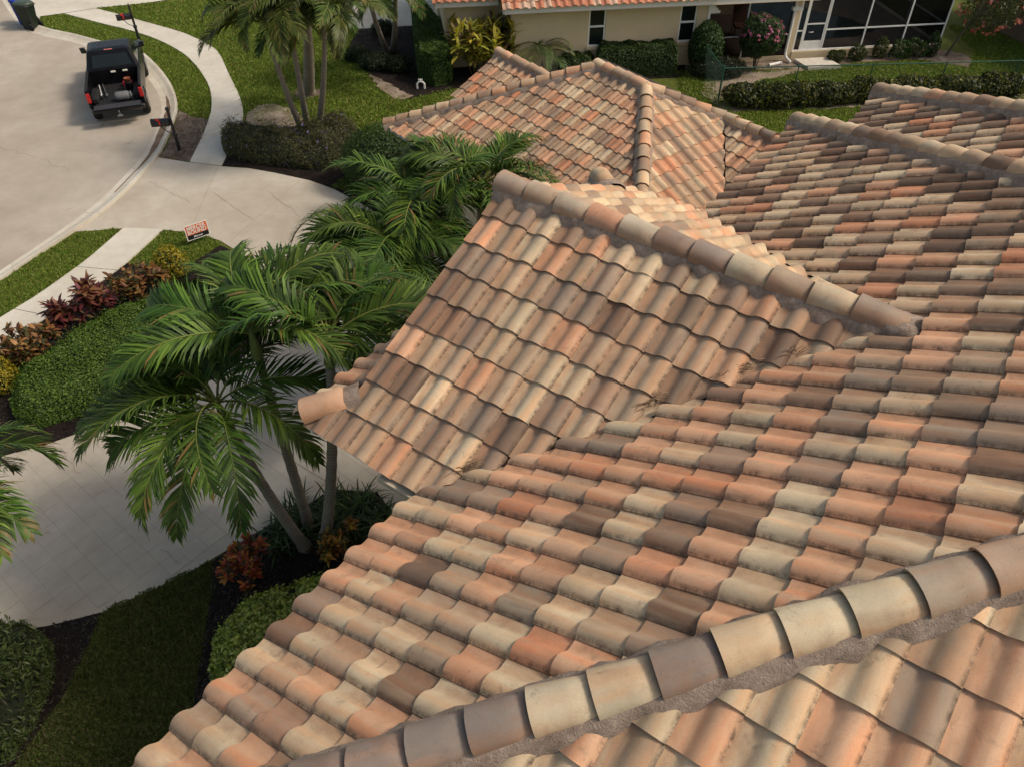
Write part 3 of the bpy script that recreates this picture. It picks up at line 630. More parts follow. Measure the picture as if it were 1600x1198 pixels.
class Roof:
    """collects the tiles of one house; a slope = eave start, horizontal axis, pitch"""
    def __init__(s): s.tiles = []
    def slope(s, O, ex, upaz, pitch, nc, nr, keep, halfs, pal, c0=0, r0=0, a0=0.0, pal2=None, fit=None):
        ex = Vector(ex); ca, sa = cos(pitch), sin(pitch); up = AZ(upaz)*ca + Vector((0, 0, sa)); nz = ex.cross(up).normalized(); O = Vector(O)
        te = TE
        if fit: nr = max(1, round((fit+.03)/TE)); te = (fit+.03)/nr
        for j in range(r0, nr):
            for i in range(c0, nc):
                a, b = a0+i*TW, j*te - .08
                # half-planes: (na, nb, d): keep na*a + nb*b <= d
                hp = halfs(i, j) if callable(halfs) else halfs
                cor = [(a, b), (a+TW+.008, b), (a, b+TL), (a+TW+.008, b+TL)]
                cut = []; dead = False
                for h in hp:
                    vals = [h[0]*x+h[1]*y-h[2] for x, y in cor]
                    if min(vals) >= 0: dead = True; break
                    if max(vals) > 0: cut.append(h)
                if dead: continue
                if keep is not None:
                    kk = keep(a, b)
                    if kk is None: continue
                    cut = cut + kk
                J = Matrix.Translation((U(-.004, .004), U(-.009, .009) - (U(.01, .035) if R() < .03 else 0), U(0, .005))) @ Matrix.Rotation(U(-.018, .018), 4, 'Z') @ Matrix.Rotation(U(-.010, .010), 4, 'X') @ Matrix.Rotation(U(-.012, .012), 4, 'Y')
                fr = Matrix(((ex.x, up.x, nz.x, O.x), (ex.y, up.y, nz.y, O.y), (ex.z, up.z, nz.z, O.z), (0, 0, 0, 1)))
                Mx = fr @ Matrix.Translation((a, b, 0)) @ J
                geo = None
                if cut:
                    bm = bmesh.new(); bv = [bm.verts.new(v) for v in TV]; ul = bm.loops.layers.uv.new('UVMap')
                    for f in TF:
                        fc = bm.faces.new([bv[q] for q in f]); fc.smooth = True
                        for lp, q in zip(fc.loops, f): lp[ul].uv = TUV[q]
                    for h in cut:
                        n_ = Vector((h[0], h[1], 0)); ln = n_.length; pt = n_*((h[2]-(h[0]*a+h[1]*b))/ln/ln)
                        bmesh.ops.bisect_plane(bm, geom=bm.verts[:]+bm.edges[:]+bm.faces[:], dist=1e-5, plane_co=pt, plane_no=n_/ln, clear_outer=True)
                    if len(bm.faces) < 2 or sum(f.calc_area() for f in bm.faces) < 0.030: bm.free(); continue
                    me = bpy.data.meshes.new('roof_tile'); bm.to_mesh(me); bm.free(); geo = me
                cen = Mx @ Vector((TW/2, TE/2, .05)); px, py, zz = proj(cen)
                vis = -200 < px < 1800 and -60 < py < 1420 and zz > .5 and nz.dot(Vector((0, 0, CH))-cen) > 0
                ar = (abs(nz.dot((Vector((0, 0, CH))-cen).normalized()))/zz**2 if vis else 0.0)
                if geo is not None: ar *= 0.6
                s.tiles.append((ar, Mx, geo, pick(pal2 if (pal2 and py < 520) else pal)))
    def emit(s, roof, limit=300):
        s.tiles.sort(key=lambda t: -t[0]); off = WL[roof]
        for ar, Mx, geo, c in s.tiles[:limit]:
            me = geo or TILE_ME
            o = link('roof_tile', me, M_TILE_O, roof); o.matrix_local = Matrix.Translation(-off) @ Mx; o.color = c
        rest = s.tiles[limit:]
        if not rest: return
        V, F, UVs, C = [], [], [], []
        for ar, Mx, geo, c in rest:
            o = len(V)
            if geo is None: vs, fs, uv = TV, TF, TUV
            else:
                vs = [v.co[:] for v in geo.vertices]; fs = [tuple(p.vertices) for p in geo.polygons]; uv = [(0, 0)]*len(vs)
                ul = geo.uv_layers[0].data
                for p in geo.polygons:
                    for li, vi in zip(p.loop_indices, p.vertices): uv[vi] = tuple(ul[li].uv)
            M2 = Matrix.Translation(-off) @ Mx
            V += [tuple(M2 @ Vector(v)) for v in vs]; F += [tuple(q+o for q in f) for f in fs]; UVs += list(uv); C += [c]*len(vs)
        me = mesh_uv(V, F, UVs, 'more_roof_tiles'); at_ = me.attributes.new('tcol', 'FLOAT_COLOR', 'POINT'); at_.data.foreach_set('color', np.array(C).ravel())
        tag(link('more_roof_tiles', me, M_TILE_A, roof), kind='stuff')
# ridge caps
def cap_geo(r0=.152, r1=.128, L=.44, hz=.86):
    vs, fs, uv = [], [], []; n = 11
    for y, r in ((0, r0), (L*.5, (r0+r1)/2), (L, r1)):
        for k in range(n):
            a = radians(-12 + 204*k/(n-1)); vs.append((r*cos(a), y, r*hz*sin(a))); uv.append((.15+.7*k/(n-1), y/L))
    for q in range(2):
        for k in range(n-1): fs.append((q*n+k, q*n+k+1, (q+1)*n+k+1, (q+1)*n+k))
    oo = len(vs)
    for k in range(n):
        a = radians(-12 + 204*k/(n-1)); vs.append((r0*cos(a), 0.0, r0*hz*sin(a))); uv.append((.15+.7*k/(n-1), 0))
    o = len(vs)
    for k in range(n):
        a = radians(-12 + 204*k/(n-1)); vs.append(((r0-.022)*cos(a), 0.003, (r0-.022)*hz*sin(a))); uv.append((.15+.7*k/(n-1), 0))
    for k in range(n-1): fs.append((o+k, o+k+1, oo+k+1, oo+k))
    o2 = len(vs)
    for k in range(n):
        a = radians(-12 + 204*k/(n-1)); vs.append(((r0-.022)*cos(a), .12, (r0-.03)*hz*sin(a))); uv.append((.15+.7*k/(n-1), .3))
    for k in range(n-1): fs.append((o2+k, o2+k+1, o+k+1, o+k))
    fs.append(tuple(range(2*n, 3*n)))
    return mesh_uv(vs, [f[::-1] for f in fs], uv, 'ridge_tile')
CAP_ME = cap_geo()
def cap_row(roof, A, B, lift=.055, step=.365, pal='cap', mort=True, wid=(.175, .235), drop=0.47, stop=True, mh=.07, cols=None):
    A = Vector(A); B = Vector(B); d = B-A; L = d.length; d.normalize(); h = Vector((d.y, -d.x, 0)).normalized(); nrm = h.cross(d).normalized()
    if nrm.z < 0: nrm = -nrm; h = -h
    n = max(1, int(L/step + .35)); st = L/n if stop else step
    for k in range(n):
        p = A + d*(k*st) + nrm*(lift+U(-.006, .006)) + h*U(-.008, .008)
        y = (d + h*U(-.025, .025) + nrm*(-.045+U(-.01, .01))).normalized(); x = y.cross(nrm).normalized(); z = x.cross(y)
        Mx = Matrix(((x.x, y.x, z.x, p.x), (x.y, y.y, z.y, p.y), (x.z, y.z, z.z, p.z), (0, 0, 0, 1)))
        o = link('ridge_tile', CAP_ME, M_TILE_O, roof); o.matrix_local = Matrix.Translation(-WL[roof]) @ Mx; o.color = pick(pal)
        if cols:
            pxx = proj(p + y*.2)[0]; cc_ = next((c_ for lim, c_ in cols if pxx < lim), cols[-1][1]); v_ = U(.9, 1.08); o.color = (*[q*v_ for q in cc_], R())
    if mort:
        m = MB(); q = max(4, int(L/.09)); vs = []; fs = []
        for i in range(q+1):
            p = A + d*(L*i/q)
            wl_, wr_ = U(*wid), U(*wid)
            prof = [(-wl_, -wl_*drop+.0+U(-.01, .01)), (-wl_*.84, -wl_*.84*drop+mh+U(-.012, .012)), (-.10, .085), (0, .10), (.10, .085), (wr_*.84, -wr_*.84*drop+mh+U(-.012, .012)), (wr_, -wr_*drop+.0+U(-.01, .01))]; mh = mh
            for x, z in prof: vs.append(p + h*x + nrm*z)
        for i in range(q):
            for k in range(6): fs.append((i*7+k, i*7+k+1, (i+1)*7+k+1, (i+1)*7+k))
        m.add(vs, fs); m.build('ridge_mortar', M_MORTAR, roof, smooth=True)
def deck_poly(m, pts): m.add(pts, [tuple(range(len(pts)))])

# ------------------------------------------------------------------ main house (local s along the front eave, t up the front slope)
HA = 35.6; PT = radians(25.0); TP = tan(PT); CP = cos(PT); ZF = CH-5.57
e_, n_ = AZ(HA), AZ(HA+90); O_ = at(668, 766, ZF)
def W(s, t, z): return Vector((O_.x, O_.y, 0)) + e_*s + n_*t + Vector((0, 0, z))
SN, SF, SR = -3.74, 9.18, 2.88; TS, TG = -1.62, -1.24; RT = (SF-SN)/2; S3, T3 = 11.12, 0.72
house = thing('tiled_house', 'large two-storey house under a weathered clay barrel-tile roof, nearest the viewer', 'house', W(3, 5, 0))
dk = MB(); dz = -.012
def F_(s, t): return W(s, t, ZF+t*TP+dz)
deck_poly(dk, [F_(SN, 0), F_(0, 0), F_(SR, SR), F_(SR*2, 0), F_(SF, 0), F_(SF-RT, RT), F_(SN+RT, RT)])
def N_(s, t): return W(s, t, ZF+(s-SN)*TP+dz)
deck_poly(dk, [N_(SN, 0), N_(SN+RT, RT), N_(SN+RT, 14), N_(SN, 14)])
def E_(s, t): return W(s, t, ZF+(SF-s)*TP+dz)
deck_poly(dk, [E_(SF, 0), E_(SF, 14), E_(SF-RT, 14), E_(SF-RT, RT)])
def Wn(s, t): return W(s, t, ZF+s*TP+dz)
deck_poly(dk, [Wn(0, TS), Wn(-TS+TG, TG), Wn(SR, TG), Wn(SR, SR), Wn(0, 0)])
def Wf(s, t): return W(s, t, ZF+(2*SR-s)*TP+dz)
deck_poly(dk, [Wf(2*SR, TS), Wf(2*SR, 0), Wf(SR, SR), Wf(SR, TG), Wf(2*SR+TS-TG, TG)])
def Ws(s, t): return W(s, t, ZF+(t-TS)*TP+dz)
deck_poly(dk, [Ws(0, TS), Ws(2*SR, TS), Ws(2*SR+TS-TG, TG), Ws(-TS+TG, TG)])
def R3_(s, t): return W(s, t, ZF+(t-T3)*TP+dz)
deck_poly(dk, [R3_(S3, T3), R3_(S3-6, T3+6), R3_(SF-6, T3+6), R3_(SF, T3)])
deck_poly(dk, [W(S3, T3, ZF+dz), W(S3, 14, ZF+dz), W(S3-6, 14, ZF+6*TP+dz), W(S3-6, T3+6, ZF+6*TP+dz)])
roof = dk.build('roof', M_DECK, house)
# gable wall above the skirt, house walls, soffits
gb = MB(); g0 = -TS+TG
gb.extrude([W(g0+.02, TG+.06, ZF+g0*TP-.03), W(2*SR-g0-.02, TG+.06, ZF+g0*TP-.03), W(SR, TG+.06, ZF+SR*TP-.05)], n_*.12)
gb.build('gable', M_CREAM, house)
wl = MB()
def wall_block(m, s0, s1, t0, t1, z0, z1):
    m.extrude([W(s0, t0, z0), W(s1, t0, z0), W(s1, t1, z0), W(s0, t1, z0)], (0, 0, z1-z0))
wall_block(wl, SN+.5, SF-.5, .5, 13.5, 0, ZF-.12)
wall_block(wl, .55, 2*SR-.55, TS+.75, .497, 0, ZF-.121)
wall_block(wl, SF-.497, S3-.5, T3+.55, 13.4, 0, ZF-.122)
wl.build('wall', M_CREAM, house)
sf = MB()
def board(m, A, B, out, h=.17, th=.03, z=-.19):
    A = Vector(A)-Vector(out)*.10; B = Vector(B)-Vector(out)*.10; o = Vector(out)*th; u = Vector((0, 0, z)); v = Vector((0, 0, z+h))
    m.add([A+u, B+u, B+v, A+v, A+u+o, B+u+o, B+v+o, A+v+o], [(0, 1, 2, 3), (4, 7, 6, 5), (0, 4, 5, 1), (3, 2, 6, 7), (0, 3, 7, 4), (1, 5, 6, 2)])
for a, b, o in (((SN, 0), (0, 0), -n_), ((2*SR, 0), (SF, 0), -n_), ((SN, 0), (SN, 14), -e_), ((SF, 0), (SF, T3), e_), ((SF, T3), (S3, T3), -n_), ((S3, T3), (S3, 14), e_), ((0, TS), (0, 0), -e_), ((0, TS), (2*SR, TS), -n_), ((2*SR, TS), (2*SR, 0), e_)):
    fm = MB(); board(fm, W(*a, ZF), W(*b, ZF), o); fm.build('fascia', M_WHITE, house)
sm = MB()
for s0, s1, t0, t1 in ((SN+.01, SF-.01, .01, .6), (SN+.012, SN+.6, .6, 13.9), (.01, 2*SR-.01, TS+.01, 0.0), (SF, S3-.01, T3+.01, T3+.7)):
    sm.add([W(s0, t0, ZF-.17), W(s1, t0, ZF-.17), W(s1, t1, ZF-.17), W(s0, t1, ZF-.17)], [(0, 1, 2, 3)])
sm.build('soffit', M_WHITE, house)
gt = MB(); a0, a1 = W(0, -.50, ZF-.13), W(0, -.06, ZF-.13)
gp = [(.0, .0)] + [(.075-.06*cos(q)*1.0, .05-.055*sin(q)) for q in np.linspace(0.2, pi-.2, 7)] + [(.13, .085), (.0, .085)]
gt.extrude([a0 - e_*x + Vector((0, 0, z)) for x, z in gp], a1-a0)
gt.build('gutter', plain('matte_grey_beige', (0.42, 0.36, 0.27), .95, var=.15, spec=.02), house)
# a window on the wing's hidden front and the street wall, seen only from the side
for s_ in (1.6, 3.6):
    fr = MB(); c0 = W(s_, TS+.72, 3.2)
    fr.extrude([c0, c0+e_*.9, c0+e_*.9+Vector((0, 0, 1.4)), c0+Vector((0, 0, 1.4))], -n_*.05); wn = fr.build('window', M_WHITE, house)
    pn = MB(); c1 = c0 + e_*.07 + Vector((0, 0, .07)) - n_*.052
    pn.extrude([c1, c1+e_*.76, c1+e_*.76+Vector((0, 0, 1.26)), c1+Vector((0, 0, 1.26))], -n_*.006); pn.build('pane', M_GLASS, wn)
RF = Roof()
# front slope: a runs from far corner towards the viewer
WID = SF-SN
def keepF(a, b):
    s = SF-a-TW/2; t = (b+TE/2)*CP
    # outside the wing's footprint triangle, cut along the valley lines
    gap = .05
    dl = (t - s)/sqrt(2)            # >0 : near side kept
    dr = (t + s - 2*SR)/sqrt(2)     # >0 : far side kept
    d = max(dl, dr)
    if d < -.30: return None
    if d > .36: return []
    if dl > dr: return [(-1.0, -CP, -(SF)-gap*1.4)]          # keep t - s >= gap : -(a) - b*CP <= -(SF) - gap
    return [(1.0, -CP, SF-2*SR+.03)]
RF.slope(W(SF, 0, ZF), -e_, HA+90, PT, int(WID/TW)+1, int(RT/CP/TE)+1, keepF, [(-1, CP, -.03), (1, CP, WID-.03)], 'front', pal2='up')
RF.slope(W(SN, 0, ZF), n_, HA, PT, 30, 20, None, [(-1, CP, -.03), (0, CP, RT)], 'near')
# wing, near slope (a0 so that a column starts on the rake)
def hw(i, j): return ([(0, CP, SR-.01), (1, -CP, -TS+.06)] + ([(-1, CP, 0)] if i < 0 else []))
RF.slope(W(0, TS, ZF), n_, HA, PT, 17, int(SR/CP/TE)+1, None, hw, 'wing', c0=-2, a0=TG-TS, fit=SR/CP)
def hwf(i, j): return ([(0, CP, SR-.01), (-1, -CP, -(SR+.3)-.05)] + ([(1, CP, SR+.3-TS)] if i >= k_rake else []))
k_rake = int(round((SR+.3-TG)/TW)); a0f = (SR+.3-TG) - k_rake*TW
RF.slope(W(2*SR, SR+.3, ZF), -n_, HA+180, PT, k_rake+2, int(SR/CP/TE)+1, None, hwf, 'wingfar', c0=-1, a0=a0f, fit=SR/CP)
RF.slope(W(2*SR, TS, ZF), -e_, HA+90, PT, int(2*SR/TW)+1, 2, None, [(-1, CP, -.02), (1, CP, 2*SR-.02), (0, CP, TG-TS)], 'wingfar')
RF.slope(W(S3, T3, ZF), -e_, HA+90, PT, 30, 16, None, [(-1, CP, -.03), (1, -CP, S3-SF+.0)], 'up')
RF.emit(roof, 300)
cap_row(roof, W(SN-.05, -.05, ZF), W(SN+RT, RT, ZF+RT*TP), pal='nearcap', drop=.33, mh=.10, cols=[(880, (0.23, 0.19, 0.165)), (985, (0.54, 0.46, 0.33)), (1160, (0.26, 0.215, 0.185)), (1475, (0.55, 0.465, 0.325)), (1590, (0.40, 0.35, 0.28)), (1700, (0.50, 0.36, 0.26)), (9999, (0.5, 0.42, 0.3))])
cap_row(roof, W(SF+.05, -.05, ZF), W(SF-RT, RT, ZF+RT*TP), pal='upcap', drop=.33, mh=.105)
cap_row(roof, W(SR, TG-.03, ZF+SR*TP), W(SR, SR+.03, ZF+SR*TP), pal='wingcap', cols=[(850, (0.36, 0.29, 0.23)), (905, (0.42, 0.36, 0.28)), (985, (0.48, 0.30, 0.21)), (1040, (0.44, 0.38, 0.29)), (1165, (0.27, 0.215, 0.18)), (1225, (0.50, 0.43, 0.31)), (1300, (0.26, 0.21, 0.175)), (1350, (0.50, 0.42, 0.30)), (9999, (0.28, 0.225, 0.185))])
cap_row(roof, W(.03, TS+.03, ZF+.03*TP), W(-TS+TG+.06, TG+.06, ZF+(TG-TS+.06)*TP), pal='wingfar', drop=.33, step=.9, mh=.08, wid=(.13, .16), cols=[(9999, (0.46, 0.29, 0.19))])
cap_row(roof, W(2*SR+.06, TS-.06, ZF), W(2*SR+TS-TG-.05, TG+.05, ZF+(TG-TS+.05)*TP), pal='wingfar', drop=.33, step=.5, mh=.105)
cap_row(roof, W(S3+.05, T3-.05, ZF), W(S3-6, T3+6, ZF+6*TP), pal='upcap', drop=.33, mh=.105)
cap_row(roof, W(SN+RT, RT, ZF+RT*TP), W(SN+RT, 13.5, ZF+RT*TP), pal='near')
bl_ = bmesh.new(); bmesh.ops.create_icosphere(bl_, subdivisions=3, radius=1.0); ce = W(SR, SR+.10, ZF+SR*TP+.015)
for v in bl_.verts:
    f = U(.88, 1.1); v.co = ce + n_*v.co.x*.26*f + e_*v.co.y*.20*f + Vector((0, 0, v.co.z*.125*f)) - WL[roof]
me = bpy.data.meshes.new('ridge_mortar'); bl_.to_mesh(me); bl_.free(); me.polygons.foreach_set('use_smooth', [True]*len(me.polygons)); link('ridge_mortar', me, M_MORTAR, roof)
# dead fronds and litter caught in the valley
for k in range(7):
    u = U(.25, 2.6) if k < 5 else U(.9, 2.2)
    c = W(u+.03, u-.05, ZF+u*TP+.07); t = thing('dry_leaf_litter', ['tuft of dry brown palm litter low in the roof valley', 'wisp of dry palm litter lying along the roof valley', 'dry brown leaf strands caught high in the roof valley'][min(2, int(u))], 'litter', c, 'dry litter in the roof valley'); m = MB()
    for q in range(12):
        a = U(-.5, .5); d_ = (e_+n_+Vector((0, 0, TP*1.0))).normalized()*U(.05, .20)*random.choice((-1, 1)) + e_*U(-.05, .05); p0 = c + e_*U(-.05, .05)+n_*U(-.05, .05)
        m.tube([p0, p0+d_*.5+Vector((0, 0, U(0, .05))), p0+d_], [.004, .003, .0015], 3)
    m.build('strands', M_WOOD, t)

# ------------------------------------------------------------------ lower hip-roofed wing behind (its own axes)
GA = 52.0; ZG = 2.57; ge, gr = AZ(GA), AZ(GA+90); CL = at(607, 196, ZG)
def G(a, i, z): return Vector((CL.x, CL.y, 0)) + gr*a + ge*i + Vector((0, 0, z))
GW, GD, GH = 9.1, 7.5, 3.75; I3 = 2.58; H3 = (GD-I3)/2
wing = thing('hip_roof_wing', 'low single-storey building with hipped clay-tile roof behind the leafy palms', 'house', G(4, 3.5, 0))
dk = MB()
deck_poly(dk, [G(0, 0, ZG+dz), G(GW, 0, ZG+dz), G(GW-GH, GH, ZG+GH*TP+dz), G(GH, GH, ZG+GH*TP+dz)])
deck_poly(dk, [G(GW, 0, ZG+dz), G(GW, I3, ZG+dz), G(GW-H3, I3+H3, ZG+H3*TP+dz), G(GW-GH, GH, ZG+GH*TP+dz)])
deck_poly(dk, [G(GW, I3, ZG+dz), G(14, I3, ZG+dz), G(14, I3+H3, ZG+H3*TP+dz), G(GW-H3, I3+H3, ZG+H3*TP+dz)])
deck_poly(dk, [G(0, 0, ZG+dz), G(GH, GH, ZG+GH*TP+dz), G(0, GD, ZG+dz)])
deck_poly(dk, [G(0, GD, ZG+dz), G(GH, GH, ZG+GH*TP+dz), G(GW-GH, GH, ZG+GH*TP+dz), G(GW-H3, I3+H3, ZG+H3*TP+dz), G(14, I3+H3, ZG+H3*TP+dz), G(14, GD, ZG+dz)])
HL, IL = 1.6, 4.0
deck_poly(dk, [G(-.55, IL-HL, ZG+dz), G(0, IL-HL, ZG+dz), G(HL, IL, ZG+HL*TP+dz), G(-.55, IL, ZG+HL*TP+dz)])
deck_poly(dk, [G(-.55, IL+HL, ZG+dz), G(-.55, IL, ZG+HL*TP+dz), G(HL, IL, ZG+HL*TP+dz), G(0, IL+HL, ZG+dz)])
wroof = dk.build('roof', M_DECK, wing)
wm = MB()
def gblock(m, a0, a1, i0, i1, z0, z1): m.extrude([G(a0, i0, z0), G(a1, i0, z0), G(a1, i1, z0), G(a0, i1, z0)], (0, 0, z1-z0))
gblock(wm, .55, GW-.55, .55, GD-.5, 0, ZG-.12); gblock(wm, GW-.553, 13.6, I3+.5, GD-.55, 0, ZG-.121); gblock(wm, -.35, .553, IL-HL+.35, IL+HL-.35, 0, ZG-.122)
wm.extrude([G(-.45, IL-HL+.2, ZG-.15), G(-.45, IL+HL-.2, ZG-.15), G(-.45, IL, ZG+HL*TP-.08)], gr*.1)
wm.build('wall', M_CREAM, wing)
for a, b, o in (((0, 0), (GW, 0), -ge), ((0, 0), (0, IL-HL), -gr), ((-.55, IL-HL), (0, IL-HL), -ge), ((GW, 0), (GW, I3), gr), ((GW, I3), (14, I3), -ge)):
    fm = MB(); board(fm, G(*a, ZG), G(*b, ZG), o, .16, .03, -.17); fm.build('fascia', M_WHITE, wing)
sm = MB(); sm.add([G(.01, .01, ZG-.15), G(GW-.01, .01, ZG-.15), G(GW-.01, .6, ZG-.15), G(.01, .6, ZG-.15)], [(0, 1, 2, 3)]); sm.add([G(.011, .6, ZG-.15), G(.6, .6, ZG-.15), G(.6, GD, ZG-.15), G(.011, GD, ZG-.15)], [(0, 1, 2, 3)]); sm.build('soffit', M_WHITE, wing)
RG = Roof()
RG.slope(G(0, 0, ZG), gr, GA, PT, int(GW/TW)+1, 13, None, [(-1, CP, -.03), (1, CP, GW-.03), (0, CP, GH)], 'back', fit=GH/CP)
RG.slope(G(GW, 0, ZG), ge, GA-90, PT, 26, 13, None, [(-1, CP, -.03), (1, CP, GD-.03), (1, -CP, I3-.03), (0, CP, GH)], 'back', fit=GH/CP)
RG.slope(G(GW, I3, ZG), gr, GA, PT, 17, 8, None, [(-1, -CP, -.04), (0, CP, H3)], 'back', c0=-9, fit=H3/CP)
RG.slope(G(-.55, IL-HL, ZG), gr, GA, PT, 8, 6, None, [(1, -CP, .55+.05), (0, CP, HL)], 'back', fit=HL/CP)
RG.emit(wroof, 300)
cap_row(wroof, G(-.05, -.05, ZG), G(GH, GH, ZG+GH*TP), pal='backcap', drop=.33, mh=.105)
cap_row(wroof, G(GH-.1, GH, ZG+GH*TP), G(GW-GH, GH, ZG+GH*TP), pal='backcap')
cap_row(wroof, G(GW+.05, -.05, ZG), G(GW-GH, GH, ZG+GH*TP), pal='backcap', drop=.33, mh=.105)
cap_row(wroof, G(GW-H3, I3+H3, ZG+H3*TP), G(GW-GH, GH, ZG+GH*TP), pal='backcap', drop=.33, mh=.105)
cap_row(wroof, G(13.5, I3+H3, ZG+H3*TP), G(GW-H3, I3+H3, ZG+H3*TP), pal='backcap')
cap_row(wroof, G(-.58, IL, ZG+HL*TP), G(HL, IL, ZG+HL*TP), pal='backcap')

# ================================================================== NEIGHBOUR HOUSE
NA = 82.0; nu, nv = AZ(NA), AZ(NA-90); N0 = Vector((6.45, 30.15, 0))
def NB(u, v, z): return N0 + nu*u + nv*v + Vector((0, 0, z))
def nbox(m, u0, u1, v0, v1, z0, z1): m.extrude([NB(u0, v0, z0), NB(u1, v0, z0), NB(u1, v1, z0), NB(u0, v1, z0)], (0, 0, z1-z0))
nbh = thing('cream_house', 'cream stucco bungalow with orange tiles and white fascia beyond the lawn', 'house', NB(-3, 2, 0))
WT = 2.32; UL = -6.55; UR = .72
m = MB()
wins = [(-3.72, -3.08), (-.32, .32)]; wz = (.88, 2.29)
u = UL
for a, b in wins:
    nbox(m, u, a, 0, .2, 0, WT); nbox(m, a, b, 0.001, .199, 0, wz[0]); u = b
nbox(m, u, UR, 0, .2, 0, WT)
nbox(m, UL-.001, UL+.2, .2, 1.0, 0, WT); nbox(m, UL-2.3, UL+.1, .95, 1.15, 0, WT-.001); nbox(m, UL-2.301, UL-2.1, 1.15, 9, 0, WT)
nbox(m, UR-.2, UR, .2, 5.2, 0, WT); nbox(m, 4.1, 4.32, .02, .3, 0, WT+.2); nbox(m, UR-.1, 4.4, 5.0, 5.2, 0, WT); nbox(m, UL-2, 4.4, 8.8, 9.0, 0, WT)
nbox(m, UR+.001, 4.1, .02, .2, 0, .16); nbox(m, 4.321, 10.45, -.02, .16, 0, .30); nbox(m, 10.25, 10.45, .161, 8, 0, .30)
m.build('wall', M_CREAM, nbh)
for a, b in wins:
    fm = MB(); w_ = .06
    nbox(fm, a+.002, a+w_, .03, .12, wz[0], wz[1]); nbox(fm, b-w_, b-.002, .03, .12, wz[0], wz[1]); nbox(fm, a+w_, b-w_, .03, .12, wz[1]-w_, wz[1]); nbox(fm, a+w_, b-w_, .03, .12, wz[0], wz[0]+w_)
    nbox(fm, a+w_, b-w_, .025, .1, (wz[0]+wz[1])/2-.03, (wz[0]+wz[1])/2+.03)
    wn = fm.build('window', M_WHITE, nbh); zm = (wz[0]+wz[1])/2
    p1 = MB(); nbox(p1, a+w_, b-w_, .085, .095, zm+.03, wz[1]-w_); p1.build('pane', M_GLASS, wn)
    p2 = MB(); nbox(p2, a+w_, b-w_, .065, .075, wz[0]+w_, zm-.03); p2.build('pane', M_GLASS, wn)
    sl_ = MB(); nbox(sl_, a-.06, b+.06, -.06, .03, wz[0]-.09, wz[0]-.002); sl_.build('sill', M_CREAM, wn)
# roof deck, fascia and tiles
NP = radians(22); ntp = tan(NP)
dk = MB()
deck_poly(dk, [NB(UL-.35, -.55, WT+.2), NB(4.7, -.55, WT+.2), NB(4.7, 5, WT+.2+5.55*ntp), NB(UL-.35, 5, WT+.2+5.55*ntp)])
deck_poly(dk, [NB(UL-.35, 5, WT+.2+5.55*ntp), NB(4.7, 5, WT+.2+5.55*ntp), NB(4.7, 10, WT+.2), NB(UL-.35, 10, WT+.2)])
deck_poly(dk, [NB(UL-2.7, .45, WT+.2), NB(UL-.35, .45, WT+.2), NB(UL-.35, 5, WT+.2+4.55*ntp), NB(UL-2.7, 5, WT+.2+4.55*ntp)])
deck_poly(dk, [NB(UL-2.7, 5, WT+.2+4.55*ntp), NB(UL-.35, 5, WT+.2+4.55*ntp), NB(UL-.35, 9.6, WT+.2), NB(UL-2.7, 9.6, WT+.2)])
nroof = dk.build('roof', M_DECK, nbh)
for a, b in ((NB(UL-.35, -.55, WT+.2), NB(4.7, -.55, WT+.2)), (NB(UL-2.7, .45, WT+.2), NB(UL-.38, .45, WT+.2))):
    fm = MB(); board(fm, a, b, -nv, .19, .03, -.20); fm.build('fascia', M_WHITE, nbh)
fm = MB(); board(fm, NB(UL-.35, -.58, WT+.2), NB(UL-.35, .44, WT+.2+.4), -nu, .19, .03, -.2); board(fm, NB(UL-2.7, .42, WT+.2), NB(UL-2.7, 5, WT+.2+1.8), -nu, .19, .03, -.2); fm.build('fascia', M_WHITE, nbh)
fm = MB(); fm.add([NB(UL-.34, -.54, WT), NB(4.69, -.54, WT), NB(4.69, 0.0, WT), NB(UL-.34, 0.0, WT)], [(0, 1, 2, 3)]); fm.add([NB(UL-2.69, .46, WT), NB(UL-.36, .46, WT), NB(UL-.36, .96, WT), NB(UL-2.69, .96, WT)], [(0, 1, 2, 3)])
fm.add([NB(UR, .2, WT+.05), NB(4.4, .2, WT+.05), NB(4.4, 5, WT+.05), NB(UR, 5, WT+.05)], [(0, 1, 2, 3)]); fm.build('soffit', M_CREAM, nbh)
RN = Roof()
RN.slope(NB(UL-.37, -.57, WT+.21), nu, NA-90, NP, 27, 7, None, [], 'nb'); RN.slope(NB(UL-2.72, .43, WT+.21), nu, NA-90, NP, 8, 7, None, [], 'nb')
RN.emit(nroof, 300)
# lanai opening: white trim, dark room, screen bars
m = MB(); nbox(m, UR, UR+.09, -.03, .1, .16, WT); nbox(m, UR+.09, 4.1, -.03, .1, WT-.12, WT)
for k in range(6):
    a = k*pi/12; nbox(m, UR+.09, UR+.09+.34*(1-sin(a))+.02, -.028, .098, WT-.12-.34+.34*sin(a+pi/24*0)*1.0-.0, WT-.12-.34+.34*sin(min(a+pi/12, pi/2)))
m.build('lanai_trim', M_WHITE, nbh)
m = MB(); nbox(m, UR, 4.4, .2, 5.0, .0, .12); m.build('lanai_floor', plain('lanai_tile', (0.07, 0.05, 0.04), .7), nbh)
def scr(m, u0, u1, z0, z1, v=.06, t=.04): nbox(m, u0, u1, v-t/2, v+t/2, z0, z1)
m = MB(); scr(m, 2.28, 2.33, .16, WT-.12); m.build('mullion', M_WHITE, nbh)
m = MB(); scr(m, UR+.09, 2.28, .93, .97); scr(m, 2.33, 4.1, .93, .97); m.build('screen_rail', M_WHITE, nbh)
m = MB(); m.tube([NB(4.02, -.10, 2.4), NB(4.02, -.10, .32), NB(4.05, -.16, .16), NB(4.16, -.42, .06)], .055, 8); dsp = m.build('downspout', M_WHITE, nbh)
